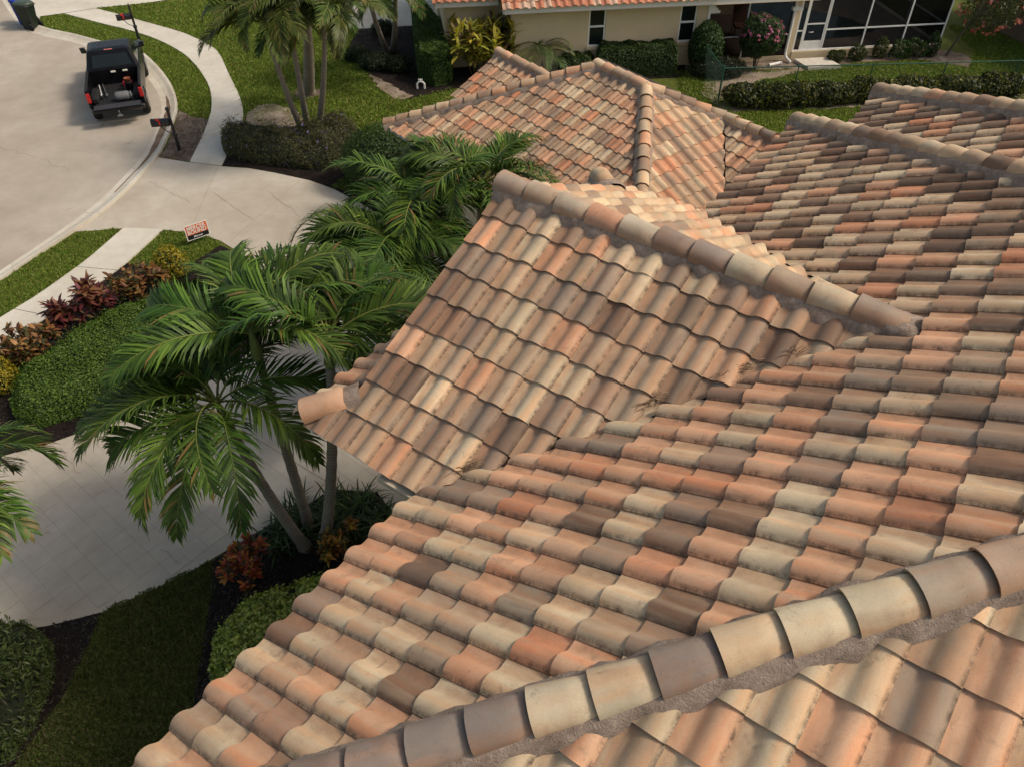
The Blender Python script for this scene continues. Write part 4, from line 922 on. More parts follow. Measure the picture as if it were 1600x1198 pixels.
m = MB(); nbox(m, 3.9, 4.3, -.17, -.02, 1.86, 1.98); m.build('bracket', M_WHITE, dsp)
# patio furniture glimpsed inside
ch = thing('patio_chair', 'brown patio chair seen dimly behind the lanai screen', 'chair', NB(3.1, 2.4, .12)); mb_ = plain('brown_wicker', (0.16, 0.08, 0.055), .7)
c0 = NB(3.1, 2.4, .12); m = MB(); m.bbox(c0+Vector((0, 0, .40)), (.55, .55, .10), .03); m.build('seat', mb_, ch)
m = MB(); m.extrude([c0+Vector((-.28, .24, .44)), c0+Vector((.28, .24, .44)), c0+Vector((.28, .46, 1.05)), c0+Vector((-.28, .46, 1.05))], (0, .05, .02)); m.build('backrest', mb_, ch)
for a in (-.25, .25):
    for b in (-.25, .25): m = MB(); m.tube([c0+Vector((a, b, 0)), c0+Vector((a, b, .36))], .022, 6); m.build('leg', mb_, ch)
# pool cage
M_SCREEN = None
def screen_mat():
    m_, n, l, b = nodes_of('insect_screen'); b.inputs['Base Color'].default_value = (0.006, 0.006, 0.006, 1); b.inputs['Roughness'].default_value = .9; b.inputs['Specular IOR Level'].default_value = 0.05
    t = n.new('ShaderNodeBsdfTransparent'); x = n.new('ShaderNodeMixShader')
    v = noise(n, l, 3.0, 2.0, .5, wpos(n)); r = ramp(n, l, v, [(0.3, (.31, .31, .31)), (.7, (.36, .36, .36))])
    l.new(r, x.inputs[0]); l.new(b.outputs[0], x.inputs[1]); l.new(t.outputs[0], x.inputs[2]); l.new(x.outputs[0], n['Material Output'].inputs['Surface']); return m_
M_SCREEN = screen_mat()
for a, b in ((UR+.09, 2.28), (2.33, 4.1)):
    m = MB(); nbox(m, a, b, .055, .057, .16, WT-.12); m.build('insect_screen', M_SCREEN, nbh)
cage = thing('pool_cage', 'white framed screen enclosure around the dark neighbour pool', 'screen enclosure', NB(7.4, 4, 0))
PU = [4.36, 4.62, 5.52, 7.12, 8.78, 10.38]; CZ = 2.75
for k, u in enumerate(PU):
    m = MB(); t_ = .045 if k in (1, 2) else .055; nbox(m, u-t_/2, u+t_/2, .04, .10, .30, CZ); m.build('post', M_WHITE, cage)
    if k in (0, 3, 4, 5): m = MB(); m.tube([NB(u, .07, CZ), NB(u, 2.2, CZ+.9), NB(u, 7.9, CZ+.9)], .03, 4); m.build('roof_beam', M_WHITE, cage)
for v in (2.6, 5.2, 7.9):
    m = MB(); nbox(m, 10.35, 10.41, v-.03, v+.03, .30, CZ+.85); m.build('post', M_WHITE, cage)
for a, b, z in ((4.39, 4.595, 1.02), (5.545, 7.09, 1.02), (7.15, 8.75, 1.02), (8.81, 10.35, 1.02)):
    m = MB(); nbox(m, a, b, .045, .095, z, z+.05); m.build('rail', M_WHITE, cage)
m = MB(); nbox(m, 4.33, 10.41, .03, .11, CZ+.001, CZ+.06); m.build('top_beam', M_WHITE, cage)
m = MB(); nbox(m, 4.33, 10.42, .02, .12, .301, .345); m.build('sill_plate', M_WHITE, cage)
m = MB(); nbox(m, 10.36, 10.4, .11, 7.9, .30, .34); nbox(m, 10.36, 10.4, .11, 7.9, 1.02, 1.07); m.build('rail', M_WHITE, cage)
for a, b in ((4.385, 4.597), (5.545, 7.09), (7.15, 8.75), (8.81, 10.35)):
    m = MB(); nbox(m, a, b, .068, .070, .346, 1.02); nbox(m, a, b, .068, .070, 1.07, CZ); m.build('insect_screen', M_SCREEN, cage)
m = MB(); nbox(m, 10.379, 10.381, .12, 7.9, .34, CZ+.8); m.build('insect_screen', M_SCREEN, cage)
m = MB(); w_ = .07
nbox(m, 4.645, 4.645+w_, .05, .09, .35, 2.6); nbox(m, 5.495-w_, 5.495, .05, .09, .35, 2.6); nbox(m, 4.645+w_, 5.495-w_, .051, .089, 1.25, 1.30); nbox(m, 4.645+w_, 5.495-w_, .051, .089, 2.53, 2.6)
dr = m.build('screen_door', M_WHITE, cage)
m = MB(); nbox(m, 4.645+w_, 5.495-w_, .055, .085, .352, .66); m.build('kick_panel', M_WHITE, dr)
m = MB(); nbox(m, 4.645+w_, 5.495-w_, .069, .071, .66, 1.25); nbox(m, 4.645+w_, 5.495-w_, .069, .071, 1.30, 2.53); m.build('insect_screen', M_SCREEN, dr)
m = MB(); hc = NB(4.83, .03, 1.0); m.tube([hc+nu*.0, hc+nu*.02-nv*.04, hc+nu*.12-nv*.05, hc+nu*.17-nv*.03, hc+nu*.12], .011, 5); m.build('handle', M_WHITE, dr)
pd = MB(); nbox(pd, 4.4, 10.3, .18, 8.0, .02, .24); structure('pool_deck', pd, plain('deck_stone', (0.20, 0.165, 0.13), .8, var=.2, scale=2))
pw = MB(); pol = [NB(u, v, 0) for u, v in ((4.55, 1.7), (5.6, 1.25), (7.6, 1.35), (8.7, 1.9), (8.4, 3.2), (7.2, 4.6), (6.2, 6.4), (4.6, 6.6))]
pw.prism([(p.x, p.y) for p in pol], .1, .246); structure('pool_water', pw, glass_mat('pool_water_mat', (0.006, 0.018, 0.018), .12, .15))
m = MB(); m.extrude([NB(4.55, -1.15, 0), NB(5.85, -1.15, 0), NB(5.65, -.25, 0), NB(4.35, -.25, 0)], (0, 0, .13)); o = m.build('concrete_step', plain('step_concrete', (0.52, 0.48, 0.41), .85)); tag(o, 'pale square concrete step in front of the screen door', 'step')
m = MB(); q = NB(3.25, -.55, .06); m.tube([q, q+nu*.5+nv*.16], .055, 8); m.tube([q+nu*.5+nv*.16, q+nu*.56+nv*.12], .058, 8); o = m.build('loose_pipe', M_WHITE); tag(o, 'short loose white downspout piece lying on bare soil', 'pipe')
# brown house at the right edge
bh = thing('brown_house', 'shaded brown wall of the house at the far right edge', 'house', (*g(1600, 69), 0)); b0 = Vector((*g(1528, 37), 0)); b1 = Vector((*g(1602, 70), 0)); bd = (b1-b0).normalized(); bn = Vector((-bd.y, bd.x, 0)); bn = bn if bn.x > 0 else -bn
m = MB(); m.extrude([b0-bd*.4, b1+bd*7, b1+bd*7+bn*6, b0-bd*.4+bn*6], (0, 0, 2.7)); m.build('wall', plain('brown_stucco', (0.17, 0.125, 0.09), .9, scale=1.5), bh)
m = MB(); q0 = b0-bd*.9-bn*.5+Vector((0, 0, 2.7)); q1 = b1+bd*7.5-bn*.5+Vector((0, 0, 2.7)); m.add([q0, q1, q1+bn*6.9, q0+bn*6.9, q0+bn*3.5+bd*3+Vector((0, 0, 1.5)), q1+bn*3.5-bd*3+Vector((0, 0, 1.5))], [(0, 1, 5, 4), (1, 2, 5), (2, 3, 4, 5), (3, 0, 4), (0, 3, 2, 1)]); m.build('roof', plain('brown_roof', (0.20, 0.11, 0.07), .9), bh)
m = MB(); m.extrude([q0-Vector((0, 0, .16)), q1-Vector((0, 0, .16)), q1, q0], -bn*.03); m.build('fascia', plain('brown_trim', (0.14, 0.10, 0.075), .8), bh)

# ================================================================== FENCE, POLE, SMALL FIXTURES
M_GREEN = plain('green_vinyl', (0.02, 0.075, 0.05), .45)
fen = thing('chain_link_fence', 'green chain-link fence with thin posts crossing the back lawn', 'fence', (*g(1122, 157), 0))
fa = Vector((*g(1122, 157), 0)); FH = 1.12
f1 = at(1600, 95, FH); f1 = Vector((f1.x, f1.y, 0)); fdir = (f1-fa).normalized(); flen = (f1-fa).length + 2.5
fb = fa + AZ(-6)*2.3
fpts = [fa + fdir*d for d in np.linspace(0, flen, 6)]
for k, p in enumerate(fpts + [fb]):
    m = MB(); r = .032 if k in (0, 6) else .02; m.tube([p, p+Vector((0, 0, FH+(.06 if k in (0, 6) else 0)))], r, 6); m.lathe(p+Vector((0, 0, FH+(.06 if k in (0, 6) else 0))), [(r*1.2, 0), (r*1.2, .02), (r*.5, .05)], 6); m.build('post', M_GREEN, fen)
for a, b in ((fa, fa+fdir*flen), (fa, fb)):
    m = MB(); m.tube([a+Vector((0, 0, FH)), b+Vector((0, 0, FH))], .02, 6); m.build('top_rail', M_GREEN, fen)
    m = MB(); L = (b-a).length; d = (b-a)/L; st = .11; n = int(L/st); hgt = FH-.06
    for i in range(-int(hgt/st), n):
        for sgn in (1, -1):
            x0 = i*st; x1 = x0+hgt; za, zb = (0.05, .05+hgt) if sgn > 0 else (.05+hgt, .05)
            p0, p1 = max(x0, 0), min(x1, L)
            if p1 <= p0: continue
            z0 = za+(zb-za)*(p0-x0)/hgt; z1 = za+(zb-za)*(p1-x0)/hgt
            m.tube([a+d*p0+Vector((0, 0, z0)), a+d*p1+Vector((0, 0, z1))], .0022, 3, False)
    m.build('wire_mesh', M_GREEN, fen)
q = Vector((*g(1586, 152), 0)); m = MB(); m.tube([q, q+Vector((.0, 0, 1.6))], .035, 8); m.lathe(q+Vector((0, 0, 1.6)), [(.04, 0), (.04, .03), (.01, .06)], 8); m.lathe(q, [(.07, 0), (.06, .05), (.036, .07)], 8)
tag(m.build('white_pole', M_WHITE), 'slim white pole standing on the grass at the right edge', 'pole')
q = Vector((*g(658, 140), 0)); vt = thing('backflow_valve', 'small white pipe bend on the dark mulch by the hedge', 'pipe', q)
m = MB(); m.tube([q+Vector((-.13, 0, 0)), q+Vector((-.13, 0, .2)), q+Vector((-.06, 0, .28)), q+Vector((.06, 0, .28)), q+Vector((.13, 0, .2)), q+Vector((.13, 0, 0))], .04, 7); m.build('pipe', M_WHITE, vt)
m = MB(); m.tube([q+Vector((0, 0, .28)), q+Vector((0, 0, .36))], .03, 6); m.tube([q+Vector((-.08, 0, .36)), q+Vector((.08, 0, .36))], .018, 6); m.build('handle', M_WHITE, vt)

def mailbox(px, base_px, label, d_az, ball):
    b = Vector((*g(*base_px), 0)); t = thing('mailbox', label, 'mailbox', b, 'black roadside mailboxes'); d = AZ(d_az); sd_ = Vector((d.y, -d.x, 0)); H = 1.28
    m = MB(); m.lathe(b, [(.06, 0), (.055, .5), (.075, .52), (.075, .58), (.045, .6), (.042, H)], 10); m.build('post', M_BLACK, t)
    m = MB()
    if ball: m.lathe(b+Vector((0, 0, H)), [(.03, 0), (.03, .03), (.055, .05), (.068, .085), (.055, .12), (.02, .145)], 10)
    else: m.lathe(b+Vector((0, 0, H)), [(.05, 0), (.045, .05), (.03, .1), (.008, .16)], 10)
    m.build('finial', M_BLACK, t)
    m = MB(); c = b+d*.04+Vector((0, 0, .86)); pr = [(-.095, 0), (.095, 0), (.095, .12)] + [(.095*cos(a), .12+.095*sin(a)) for a in np.linspace(.3, pi-.3, 7)] + [(-.095, .12)]
    m.extrude([c+sd_*x+Vector((0, 0, z)) for x, z in pr], d*.52); bx = m.build('box', M_BLACK, t)
    m = MB(); m.extrude([c+d*.522+sd_*x*1.03+Vector((0, 0, z*1.02)) for x, z in pr], d*.018); m.build('door', M_BLACK, bx)
    fl = MB()
    for s__ in (-1,):
        o_ = c+d*.26+sd_*s__*.099+Vector((0, 0, .05)); fl.extrude([o_, o_+d*.04, o_+d*.04+Vector((0, 0, .14)), o_+d*.11+Vector((0, 0, .14)), o_+d*.11+Vector((0, 0, .2)), o_+Vector((0, 0, .2))], sd_*s__*.012)
    fl.build('flag', plain('red_flag', (0.55, 0.03, 0.02), .5), t)
    m = MB(); m.tube([b+Vector((0, 0, .55)), b+d*.2+Vector((0, 0, .66)), b+d*.36+Vector((0, 0, .86))], .014, 6); m.build('bracket', M_BLACK, t)
mailbox(None, (281, 236), 'black mailbox with red flag on a post set in bare dirt', -98, True)
mailbox(None, (218, 64), 'black mailbox on the grass verge ahead of the pickup', -115, False)

# yard sign
sb = Vector((*g(314, 380), 0)); sx = AZ(52); sn = AZ(142); SWd, SHt = .62, .44; z0 = .16
ys = thing('yard_sign', 'orange and black yard sign reading MERCER BOUND on the grass', 'sign', sb)
def SP(x, z, o=0.0): return sb + sx*(x-SWd/2) + Vector((0, 0, z0+z)) + sn*o
m = MB(); m.extrude([SP(0, 0), SP(SWd, 0), SP(SWd, SHt), SP(0, SHt)], -sn*.008); m.build('panel', M_WHITE, ys)
m = MB(); m.extrude([SP(.025, .15, .002), SP(SWd-.025, .15, .002), SP(SWd-.025, SHt-.022, .002), SP(.025, SHt-.022, .002)], -sn*.0015); m.build('orange_field', plain('sign_orange', (0.62, 0.13, 0.025), .6, var=.04), ys)
m = MB(); m.extrude([SP(.025, .022, .002), SP(SWd-.025, .022, .002), SP(SWd-.025, .149, .002), SP(.025, .149, .002)], -sn*.0015); m.build('black_band', plain('sign_black', (0.012, 0.012, 0.016), .6), ys)
m = MB()
for x in (.16, .46): m.tube([SP(x, -z0-.05, -.012), SP(x, .34, -.012)], .004, 5)
m.build('stake', M_ALU, ys)
def text_mesh(txt, size, name, mat, parent, x, z, bold=.0, width=None, shear=0.0):
    cu = bpy.data.curves.new('txt', 'FONT'); cu.body = txt; cu.size = size; cu.align_x = 'CENTER'; cu.offset = bold; cu.extrude = .0005; cu.shear = shear; cu.resolution_u = 2
    to = bpy.data.objects.new('txt', cu); COL.objects.link(to); dg = bpy.context.evaluated_depsgraph_get(); dg.update()
    me = bpy.data.meshes.new_from_object(to.evaluated_get(dg)); bpy.data.objects.remove(to)
    xs = [v.co.x for v in me.vertices]; k = (width/(max(xs)-min(xs))) if width else 1.0; cx_ = (max(xs)+min(xs))/2
    for v in me.vertices:
        v.co = SP(x + (v.co.x-cx_)*k, z+v.co.y, .0042+v.co.z) - WL[parent]
    me.materials.clear(); return link(name, me, mat, parent)
text_mesh('MERCER', .155, 'lettering', M_WHITE, ys, SWd/2, .290, .004, .50)
text_mesh('BOUND', .155, 'lettering', M_WHITE, ys, SWd/2, .168, .004, .50)
text_mesh('Mercer', .085, 'lettering', M_WHITE, ys, SWd/2, .058, .001, .25, .25)

# bins
def bin_(c, az, col, lid, label):
    t = thing('wheeled_bin', label, 'bin', (c[0], c[1], 0), 'wheeled bins at the kerb'); Mx = Matrix.Translation((c[0], c[1], 0)) @ Matrix.Rotation(-radians(az), 4, 'Z'); m = MB(); vs = []; fs = []
    lv = [(0.0, .21, .22, .02), (.06, .225, .235, .0), (.9, .295, .33, -.03), (.93, .315, .35, -.03), (.98, .315, .35, -.03)]
    for z, hx, hy, oy in lv:
        for a, b in ((1, 1), (-1, 1), (-1, -1), (1, -1)):
            r = .06
            for q in ((1, .72), (.72, 1)) if a*b > 0 else ((.72, 1), (1, .72)): vs.append((a*hx*q[0], b*hy*q[1]+oy, z))
    for k in range(4):
        for i in range(8): fs.append((k*8+i, k*8+(i+1) % 8, (k+1)*8+(i+1) % 8, (k+1)*8+i))
    fs += [tuple(range(8)), tuple(range(32, 40))]; m.add(vs, fs); m.build('body', plain(lid+'_plastic', col, .5), t, Mx, True)
    m = MB(); vs = []
    for z, k in ((.985, 1.06), (1.02, 1.07), (1.08, .8), (1.09, .3)):
        for a in range(16): vs.append((.33*k*cos(a*pi/8)*1.0, .38*k*sin(a*pi/8)-.03, z))
    fs = [(r*16+i, r*16+(i+1) % 16, (r+1)*16+(i+1) % 16, (r+1)*16+i) for r in range(3) for i in range(16)] + [tuple(range(48, 64)), tuple(range(15, -1, -1))]
    m.add(vs, fs); m.build('lid', plain(lid+'_lid', tuple(min(1, q*1.9+.01) for q in col), .45), t, Mx, True)
    m = MB(); m.tube([(-.24, -.42, .95), (.24, -.42, .95)], .018, 6); m.build('handle', plain(lid+'_plastic', col), t, Mx)
    for sx_ in (-1, 1):
        m = MB(); m.lathe((sx_*.27-.04, -.25, .14), [(.03, 0), (.13, .005), (.14, .03), (.14, .06), (.12, .08), (.03, .082)], 14, 'X'); m.build('wheel', M_RUBBER, t, Mx, True)
gb_ = g(50, 45); bin_(gb_, -75, (0.018, 0.028, 0.02), 'dark_green', 'dark green wheeled rubbish bin at the kerb')
bb_ = (gb_[0]-.42, gb_[1]+.55); bin_(bb_, -75, (0.012, 0.035, 0.30), 'bright_blue', 'blue wheeled recycling bin behind the green one')

# ================================================================== PICKUP TRUCK (local x forward, y left, origin below rear axle)
ra = (Vector((*g(236, 169), 0))+Vector((*g(152, 183), 0)))/2
TR = Matrix.Translation((ra.x-.12*sin(radians(20)), ra.y+.12*cos(radians(20)), 0.09)) @ Matrix.Rotation(radians(90+20), 4, 'Z') @ Matrix.Scale(.95, 4)
truck = thing('pickup_truck', 'black pickup truck with tailgate down parked against the curved kerb', 'truck', (ra.x, ra.y, 0.0))
def car_paint():
    m_, n, l, b = nodes_of('black_car_paint'); b.inputs['Base Color'].default_value = (0.004, 0.004, 0.005, 1); b.inputs['Roughness'].default_value = .28; b.inputs['Specular IOR Level'].default_value = .18; b.inputs['Coat Weight'].default_value = .0; b.inputs['Coat Roughness'].default_value = .05
    l.new(ramp(n, l, noise(n, l, 2.0, 3, .5, wpos(n)), [(.3, (.003, .003, .004)), (.7, (.006, .006, .008))]), b.inputs['Base Color']); return m_
M_CAR = car_paint(); WB = 3.15; HW = .90; BZ = .52
def arch(cx, r=.44): return [(cx-r*cos(a), .40+r*sin(a)) for a in np.linspace(-.05, pi+.05, 11)]
side = [(-1.05, .55)] + [(-.90, .50)] + arch(-.38)[0:] + [(.3, .42), (WB-.5, .42)] + arch(WB) + [(WB+.5, .46), (WB+.86, .5), (WB+.9, .8), (WB+.80, 1.02), (WB+.35, 1.08), (WB-.85, 1.12), (.95, 1.12), (-1.02, 1.10)]
m = MB()
for y0, y1 in ((HW, HW-.07), (-HW+.07, -HW)):
    m.extrude([(x, y0, z) for x, z in side], (0, y1-y0, 0))
m.extrude([(-1.0, -HW+.072, BZ), (WB+.8, -HW+.072, BZ), (WB+.8, HW-.072, BZ), (-1.0, HW-.072, BZ)], (0, 0, .06))
m.extrude([(.82, -HW+.073, BZ+.061), (.90, -HW+.073, BZ+.061), (.90, -HW+.073, 1.10), (.82, -HW+.073, 1.10)], (0, 2*HW-.146, 0))
hood = [(WB-.5, 1.10), (WB+.3, 1.05), (WB+.78, .98), (WB+.87, .78), (WB+.87, .45), (WB+.6, .42), (WB-.5, .60)]
m.extrude([(x, -HW+.074, z) for x, z in hood], (0, 2*HW-.148, 0))
m.build('body', M_CAR, truck, TR)
# cab: lofted greenhouse
def ring_cab(z, x0, x1, hw, r=.08): return [(x0, -hw+r, z), (x0, hw-r, z), (x0+r, hw, z), (x1-r, hw, z), (x1, hw-r, z), (x1, -hw+r, z), (x1-r, -hw, z), (x0+r, -hw, z)]
cab_r = [ring_cab(1.09, .92, WB-.2, HW-.01), ring_cab(1.13, .93, WB-.23, HW-.03), ring_cab(1.58, 1.12, WB-.80, HW-.16), ring_cab(1.665, 1.22, WB-.94, HW-.22), ring_cab(1.69, 1.4, WB-1.1, HW-.34)]
m = MB(); vs = [p for r in cab_r for p in r]; fs = [(k*8+i, k*8+(i+1) % 8, (k+1)*8+(i+1) % 8, (k+1)*8+i) for k in range(4) for i in range(8)] + [tuple(range(32, 40))]; m.add(vs, fs)
cab = m.build('cab', M_CAR, truck, TR)
def pane(name, pts, d, parent=None):
    m = MB(); m.extrude(pts, d); return m.build(name, M_GLASS, parent or truck, TR)
pane('rear_window', [(.955, -.66, 1.17), (.955, .66, 1.17), (1.10, .58, 1.55), (1.10, -.58, 1.55)], (-.02, 0, .006))
pane('windscreen', [(WB-.235, -.72, 1.16), (WB-.235, .72, 1.16), (WB-.78, .62, 1.56), (WB-.78, -.62, 1.56)], (.022, 0, .03))
for sg in (1, -1):
    for xa, xb, xc, xd in ((1.12, 1.86, 1.80, 1.28), (1.92, 2.78, 2.32, 1.86)):
        pane('side_window', [(xa, sg*(HW-.045), 1.16), (xb, sg*(HW-.045), 1.16), (xc, sg*(HW-.158), 1.55), (xd, sg*(HW-.158), 1.55)], (0, sg*.014, .004))
    m = MB(); m.extrude([(WB-.45, sg*(HW+.0), 1.12), (WB-.45, sg*(HW+.2), 1.14), (WB-.45, sg*(HW+.22), 1.32), (WB-.45, sg*(HW+.05), 1.32)], (.10, 0, 0)); m.tube([(WB-.40, sg*(HW-.03), 1.14), (WB-.40, sg*(HW+.08), 1.18)], .03, 6); m.build('wing_mirror', M_BLACK, truck, TR)
    for xx in (-.38, WB):
        yb = sg*(HW+.03); m = MB(); m.lathe((xx, yb-.235 if sg > 0 else yb+.0, .335), [(.20, 0), (.385, .005), (.41, .04), (.418, .12), (.41, .2), (.385, .232), (.22, .235)], 24, 'Y'); wh = m.build('wheel', M_RUBBER, truck, TR, True)
        m = MB(); yo = yb+.001 if sg > 0 else yb-.001
        m.lathe((xx, yb-.06 if sg > 0 else yb-.004, .335), [(.05, 0), (.235, .0), (.24, .03), (.235, .064), (.21, .05), (.08, .035), (.05, .06)], 18, 'Y'); m.build('rim', M_ALU, wh, TR, True)
    m = MB(); m.bbox((-1.045, sg*(HW-.055), .90), (.05, .13, .34), .02); m.build('tail_light', plain('red_lens', (0.42, 0.010, 0.010), .25, spec=.6), truck, TR)
    m = MB(); m.bbox((WB+.84, sg*(HW-.16), .82), (.10, .26, .16), .03); m.build('headlight', plain('clear_lens', (.6, .62, .65), .15), truck, TR)
    m = MB(); m.bbox((-.38, sg*(HW-.20), .70), (.95, .26, .24), .06); m.build('wheel_well', plain('bed_liner', (0.010, 0.010, 0.011), .8), truck, TR)
    m = MB(); m.bbox((WB-1.55, sg*(HW+.006), .98), (.16, .02, .03), .008); m.bbox((WB-2.25, sg*(HW+.006), .98), (.16, .02, .03), .008); m.build('door_handle', M_CAR, truck, TR)
    m = MB(); m.bbox((-.05, sg*(HW-.035), 1.12), (1.85, .09, .03), .012); m.build('bed_rail', MATS['bed_liner'], truck, TR)
m = MB(); m.bbox((-1.27, 0, .60), (.44, 2*HW-.2, .06), .02); tg = m.build('tailgate', M_CAR, truck, TR)
m = MB(); m.bbox((-1.27, 0, .634), (.38, 2*HW-.3, .008), .003)
for k in range(9): m.box((-1.27, -.62+k*.155, .640), (.34, .05, .012))
m.build('tailgate_liner', plain('liner_grey', (0.035, 0.035, 0.04), .6), tg, TR)
m = MB(); m.bbox((-.08, 0, .588), (1.84, 1.42, .012), .004)
for k in range(9): m.box((-.08, -.60+k*.15, .598), (1.8, .05, .014))
m.build('bed_floor', MATS['bed_liner'], truck, TR)
m = MB(); m.bbox((-1.14, 0, .46), (.16, 2*HW-.08, .15), .04); m.build('bumper', M_BLACK, truck, TR)
m = MB(); m.bbox((-1.30, 0, .36), (.26, .07, .07), .01); m.lathe((-1.38, 0, .39), [(.012, 0), (.015, .05), (.035, .07), (.04, .1), (.02, .13)], 10); m.bbox((-1.42, 0, .33), (.02, .18, .05), .006); m.build('tow_hitch', M_ALU, truck, TR)
m = MB(); m.bbox((1.235, 0, 1.655), (.04, .30, .045), .012); m.build('brake_light', plain('pale_red_lens', (.55, .16, .13), .3), truck, TR)
m = MB(); m.bbox((WB+.88, 0, .80), (.04, 1.2, .22), .015); m.bbox((WB+.90, 0, .52), (.12, 2*HW-.06, .2), .05); m.build('grille', M_BLACK, truck, TR)
m = MB()
for k in range(-3, 4): m.bbox((1.75, k*.14, 1.692), (.55, .035, .012), .005)
m.build('roof_rib', M_CAR, cab, TR)
def inbed(name, label, cat, x, y, z):
    p = TR @ Vector((x, y, z)); return thing(name, label, cat, p)
t = inbed('gas_cylinder', 'grey gas cylinder lying at the tailgate of the pickup', 'gas cylinder', -.85, -.18, .60)
m = MB(); m.lathe((-.80, .05, .755), [(.03, 0), (.11, -.01), (.145, -.06), (.15, -.12), (.15, -.42), (.13, -.47), (.06, -.5)], 16, 'Y'); m.build('tank', plain('grey_tank', (.12, .12, .125), .5), t, TR, True)
m = MB(); m.lathe((-.80, -.45, .755), [(.12, 0), (.125, -.06), (.115, -.06), (.11, 0)], 14, 'Y'); m.tube([(-.80, -.45, .755), (-.80, -.54, .755)], .03, 8); m.build('collar', plain('grey_tank', (.2, .2, .21)), t, TR, True)
t = inbed('tool_box', 'small bright red tool box deep in the pickup bed', 'tool box', .45, -.35, .60)
m = MB(); m.bbox((.48, -.36, .69), (.18, .34, .16), .02); m.build('body', plain('bright_red', (.20, .012, .015), .5), t, TR); m = MB(); m.tube([(.48, -.5, .77), (.48, -.46, .83), (.48, -.26, .83), (.48, -.22, .77)], .014, 6); m.build('handle', M_BLACK, t, TR)
t = inbed('paint_bucket', 'orange bucket standing on a dark can in the pickup bed', 'bucket', .12, -.42, .60)
m = MB(); m.lathe((.12, -.42, .60), [(.11, 0), (.125, .26), (.13, .27), (.11, .275)], 14); m.build('can', M_BLACK, t, TR, True); m = MB(); m.lathe((.12, -.42, .876), [(.10, 0), (.115, .12), (.12, .13), (.105, .132), (.09, .02)], 14); m.build('bucket', plain('orange_plastic', (.20, .06, .025), .6), t, TR, True)
t = inbed('hand_tools', 'metal pole tools leaning on the left side of the pickup bed', 'tools', .2, .45, .60)
for k, (a, b) in enumerate((((.75, .50, .66), (-.35, .34, .68)), ((.6, .60, .7), (-.2, .52, .64)), ((.1, .42, .66), (-.45, .50, .66)))):
    m = MB(); m.tube([a, b], .018, 6); m.bbox(b, (.12, .07, .05), .012); m.build('tool', [M_ALU, plain('pale_metal', (.5, .5, .48), .4), M_BLACK][k], t, TR)
t = inbed('work_lamps', 'pair of small pale lamps on the front wall of the pickup bed', 'lamp', .78, -.2, 1.0)
for y in (.02, -.38):
    m = MB(); m.bbox((.77, y, 1.04), (.05, .17, .06), .012); m.build('lamp', plain('lamp_white', (.6, .6, .5), .4), t, TR)

# ================================================================== PALMS
def frond_mesh(L, el0, droop, nl, leafL, leafW, cols, vee=.45, curl=0.0, sag=.55, roll=0.0, wind=0.0):
    """frond heading +X; returns verts, quads, colours"""
    n = 22; pts = []; dirs = []; p = np.zeros(3); yaw = 0.0
    for i in range(n+1):
        t = i/n; el = el0 - droop*t**1.15; yaw = curl*t*t
        d = np.array([cos(el)*cos(yaw), cos(el)*sin(yaw), sin(el)]); pts.append(p.copy()); dirs.append(d); p = p + d*L/n
    pts = np.array(pts); dirs = np.array(dirs); V = []; F = []; C = []
    rc = np.array((0.16, 0.20, 0.05))
    for i in range(0, n):                                  # rachis as a triangular rib
        for k, (q, r) in enumerate(((i, .017*(1-i/n)+.004), (i+1, .017*(1-(i+1)/n)+.004))):
            s = np.cross(dirs[q], [0, 0, 1.]); s = s/np.linalg.norm(s); u = np.cross(s, dirs[q])
            V += [pts[q]+s*r, pts[q]-s*r, pts[q]+u*r*1.3]; C += [rc]*3
        o = len(V)-6
        for a, b in ((0, 1), (1, 2), (2, 0)): F.append((o+a, o+b, o+3+b, o+3+a))
    for k in range(nl):
        t = .13 + .87*(k+.5)/nl; i = min(int(t*n), n-1); fr = t*n-i; c = pts[i]*(1-fr)+pts[i+1]*fr; d = dirs[i]
        s = np.cross(d, [0, 0, 1.]); s = s/np.linalg.norm(s); u = np.cross(s, d)
        ll = leafL*(.45+.55*sin(pi*min(1, t*.95+.12)))*(1 if t < .93 else .7)
        for sg in (-1, 1):
            if R() < .03: continue
            sw = radians(U(48, 64) - 28*t)                 # angle off the rachis
            v0 = d*cos(sw) + (s*sg*cos(vee*(1-.5*t)) + u*sin(vee*(1-.5*t)) + U(-.12, .12)*u)*sin(sw); v0 = v0/np.linalg.norm(v0)
            lv = ll*U(.85, 1.12); wv = leafW*U(.8, 1.15); q = c.copy(); base = len(V); col = np.array(random.choice(cols))*U(.75, 1.3)
            sg2 = sag*U(.6, 1.5); ns = 3; dry = (R() < .03*(1+2*(t > .75)))
            for j in range(ns+1):
                tt = j/ns; dv = v0 + np.array([wind*.3*tt, wind*tt, -sg2*tt*tt*1.6]); dv = dv/np.linalg.norm(dv)
                sd2 = np.cross(dv, u); sd2 = sd2/(np.linalg.norm(sd2)+1e-9); wd = wv*(.55, 1.0, .72, .05)[j]*.5
                V += [q-sd2*wd, q+sd2*wd]; C += [col*(1.0 if tt < .6 else 1.15) if not (dry and tt > .3) else np.array((0.17, 0.125, 0.04))*U(.7, 1.2)]*2; q = q + dv*lv/ns
            for j in range(ns): o = base+2*j; F.append((o, o+1, o+3, o+2))
    V = np.array(V); C = np.array(C)
    if roll:
        cr, sr = cos(roll), sin(roll); V[:, 1], V[:, 2] = V[:, 1]*cr-V[:, 2]*sr, V[:, 1]*sr+V[:, 2]*cr
    return V, np.array(F), np.array(C)
PALMG = [(0.038, 0.080, 0.012), (0.054, 0.108, 0.016), (0.085, 0.150, 0.022), (0.026, 0.054, 0.010)]
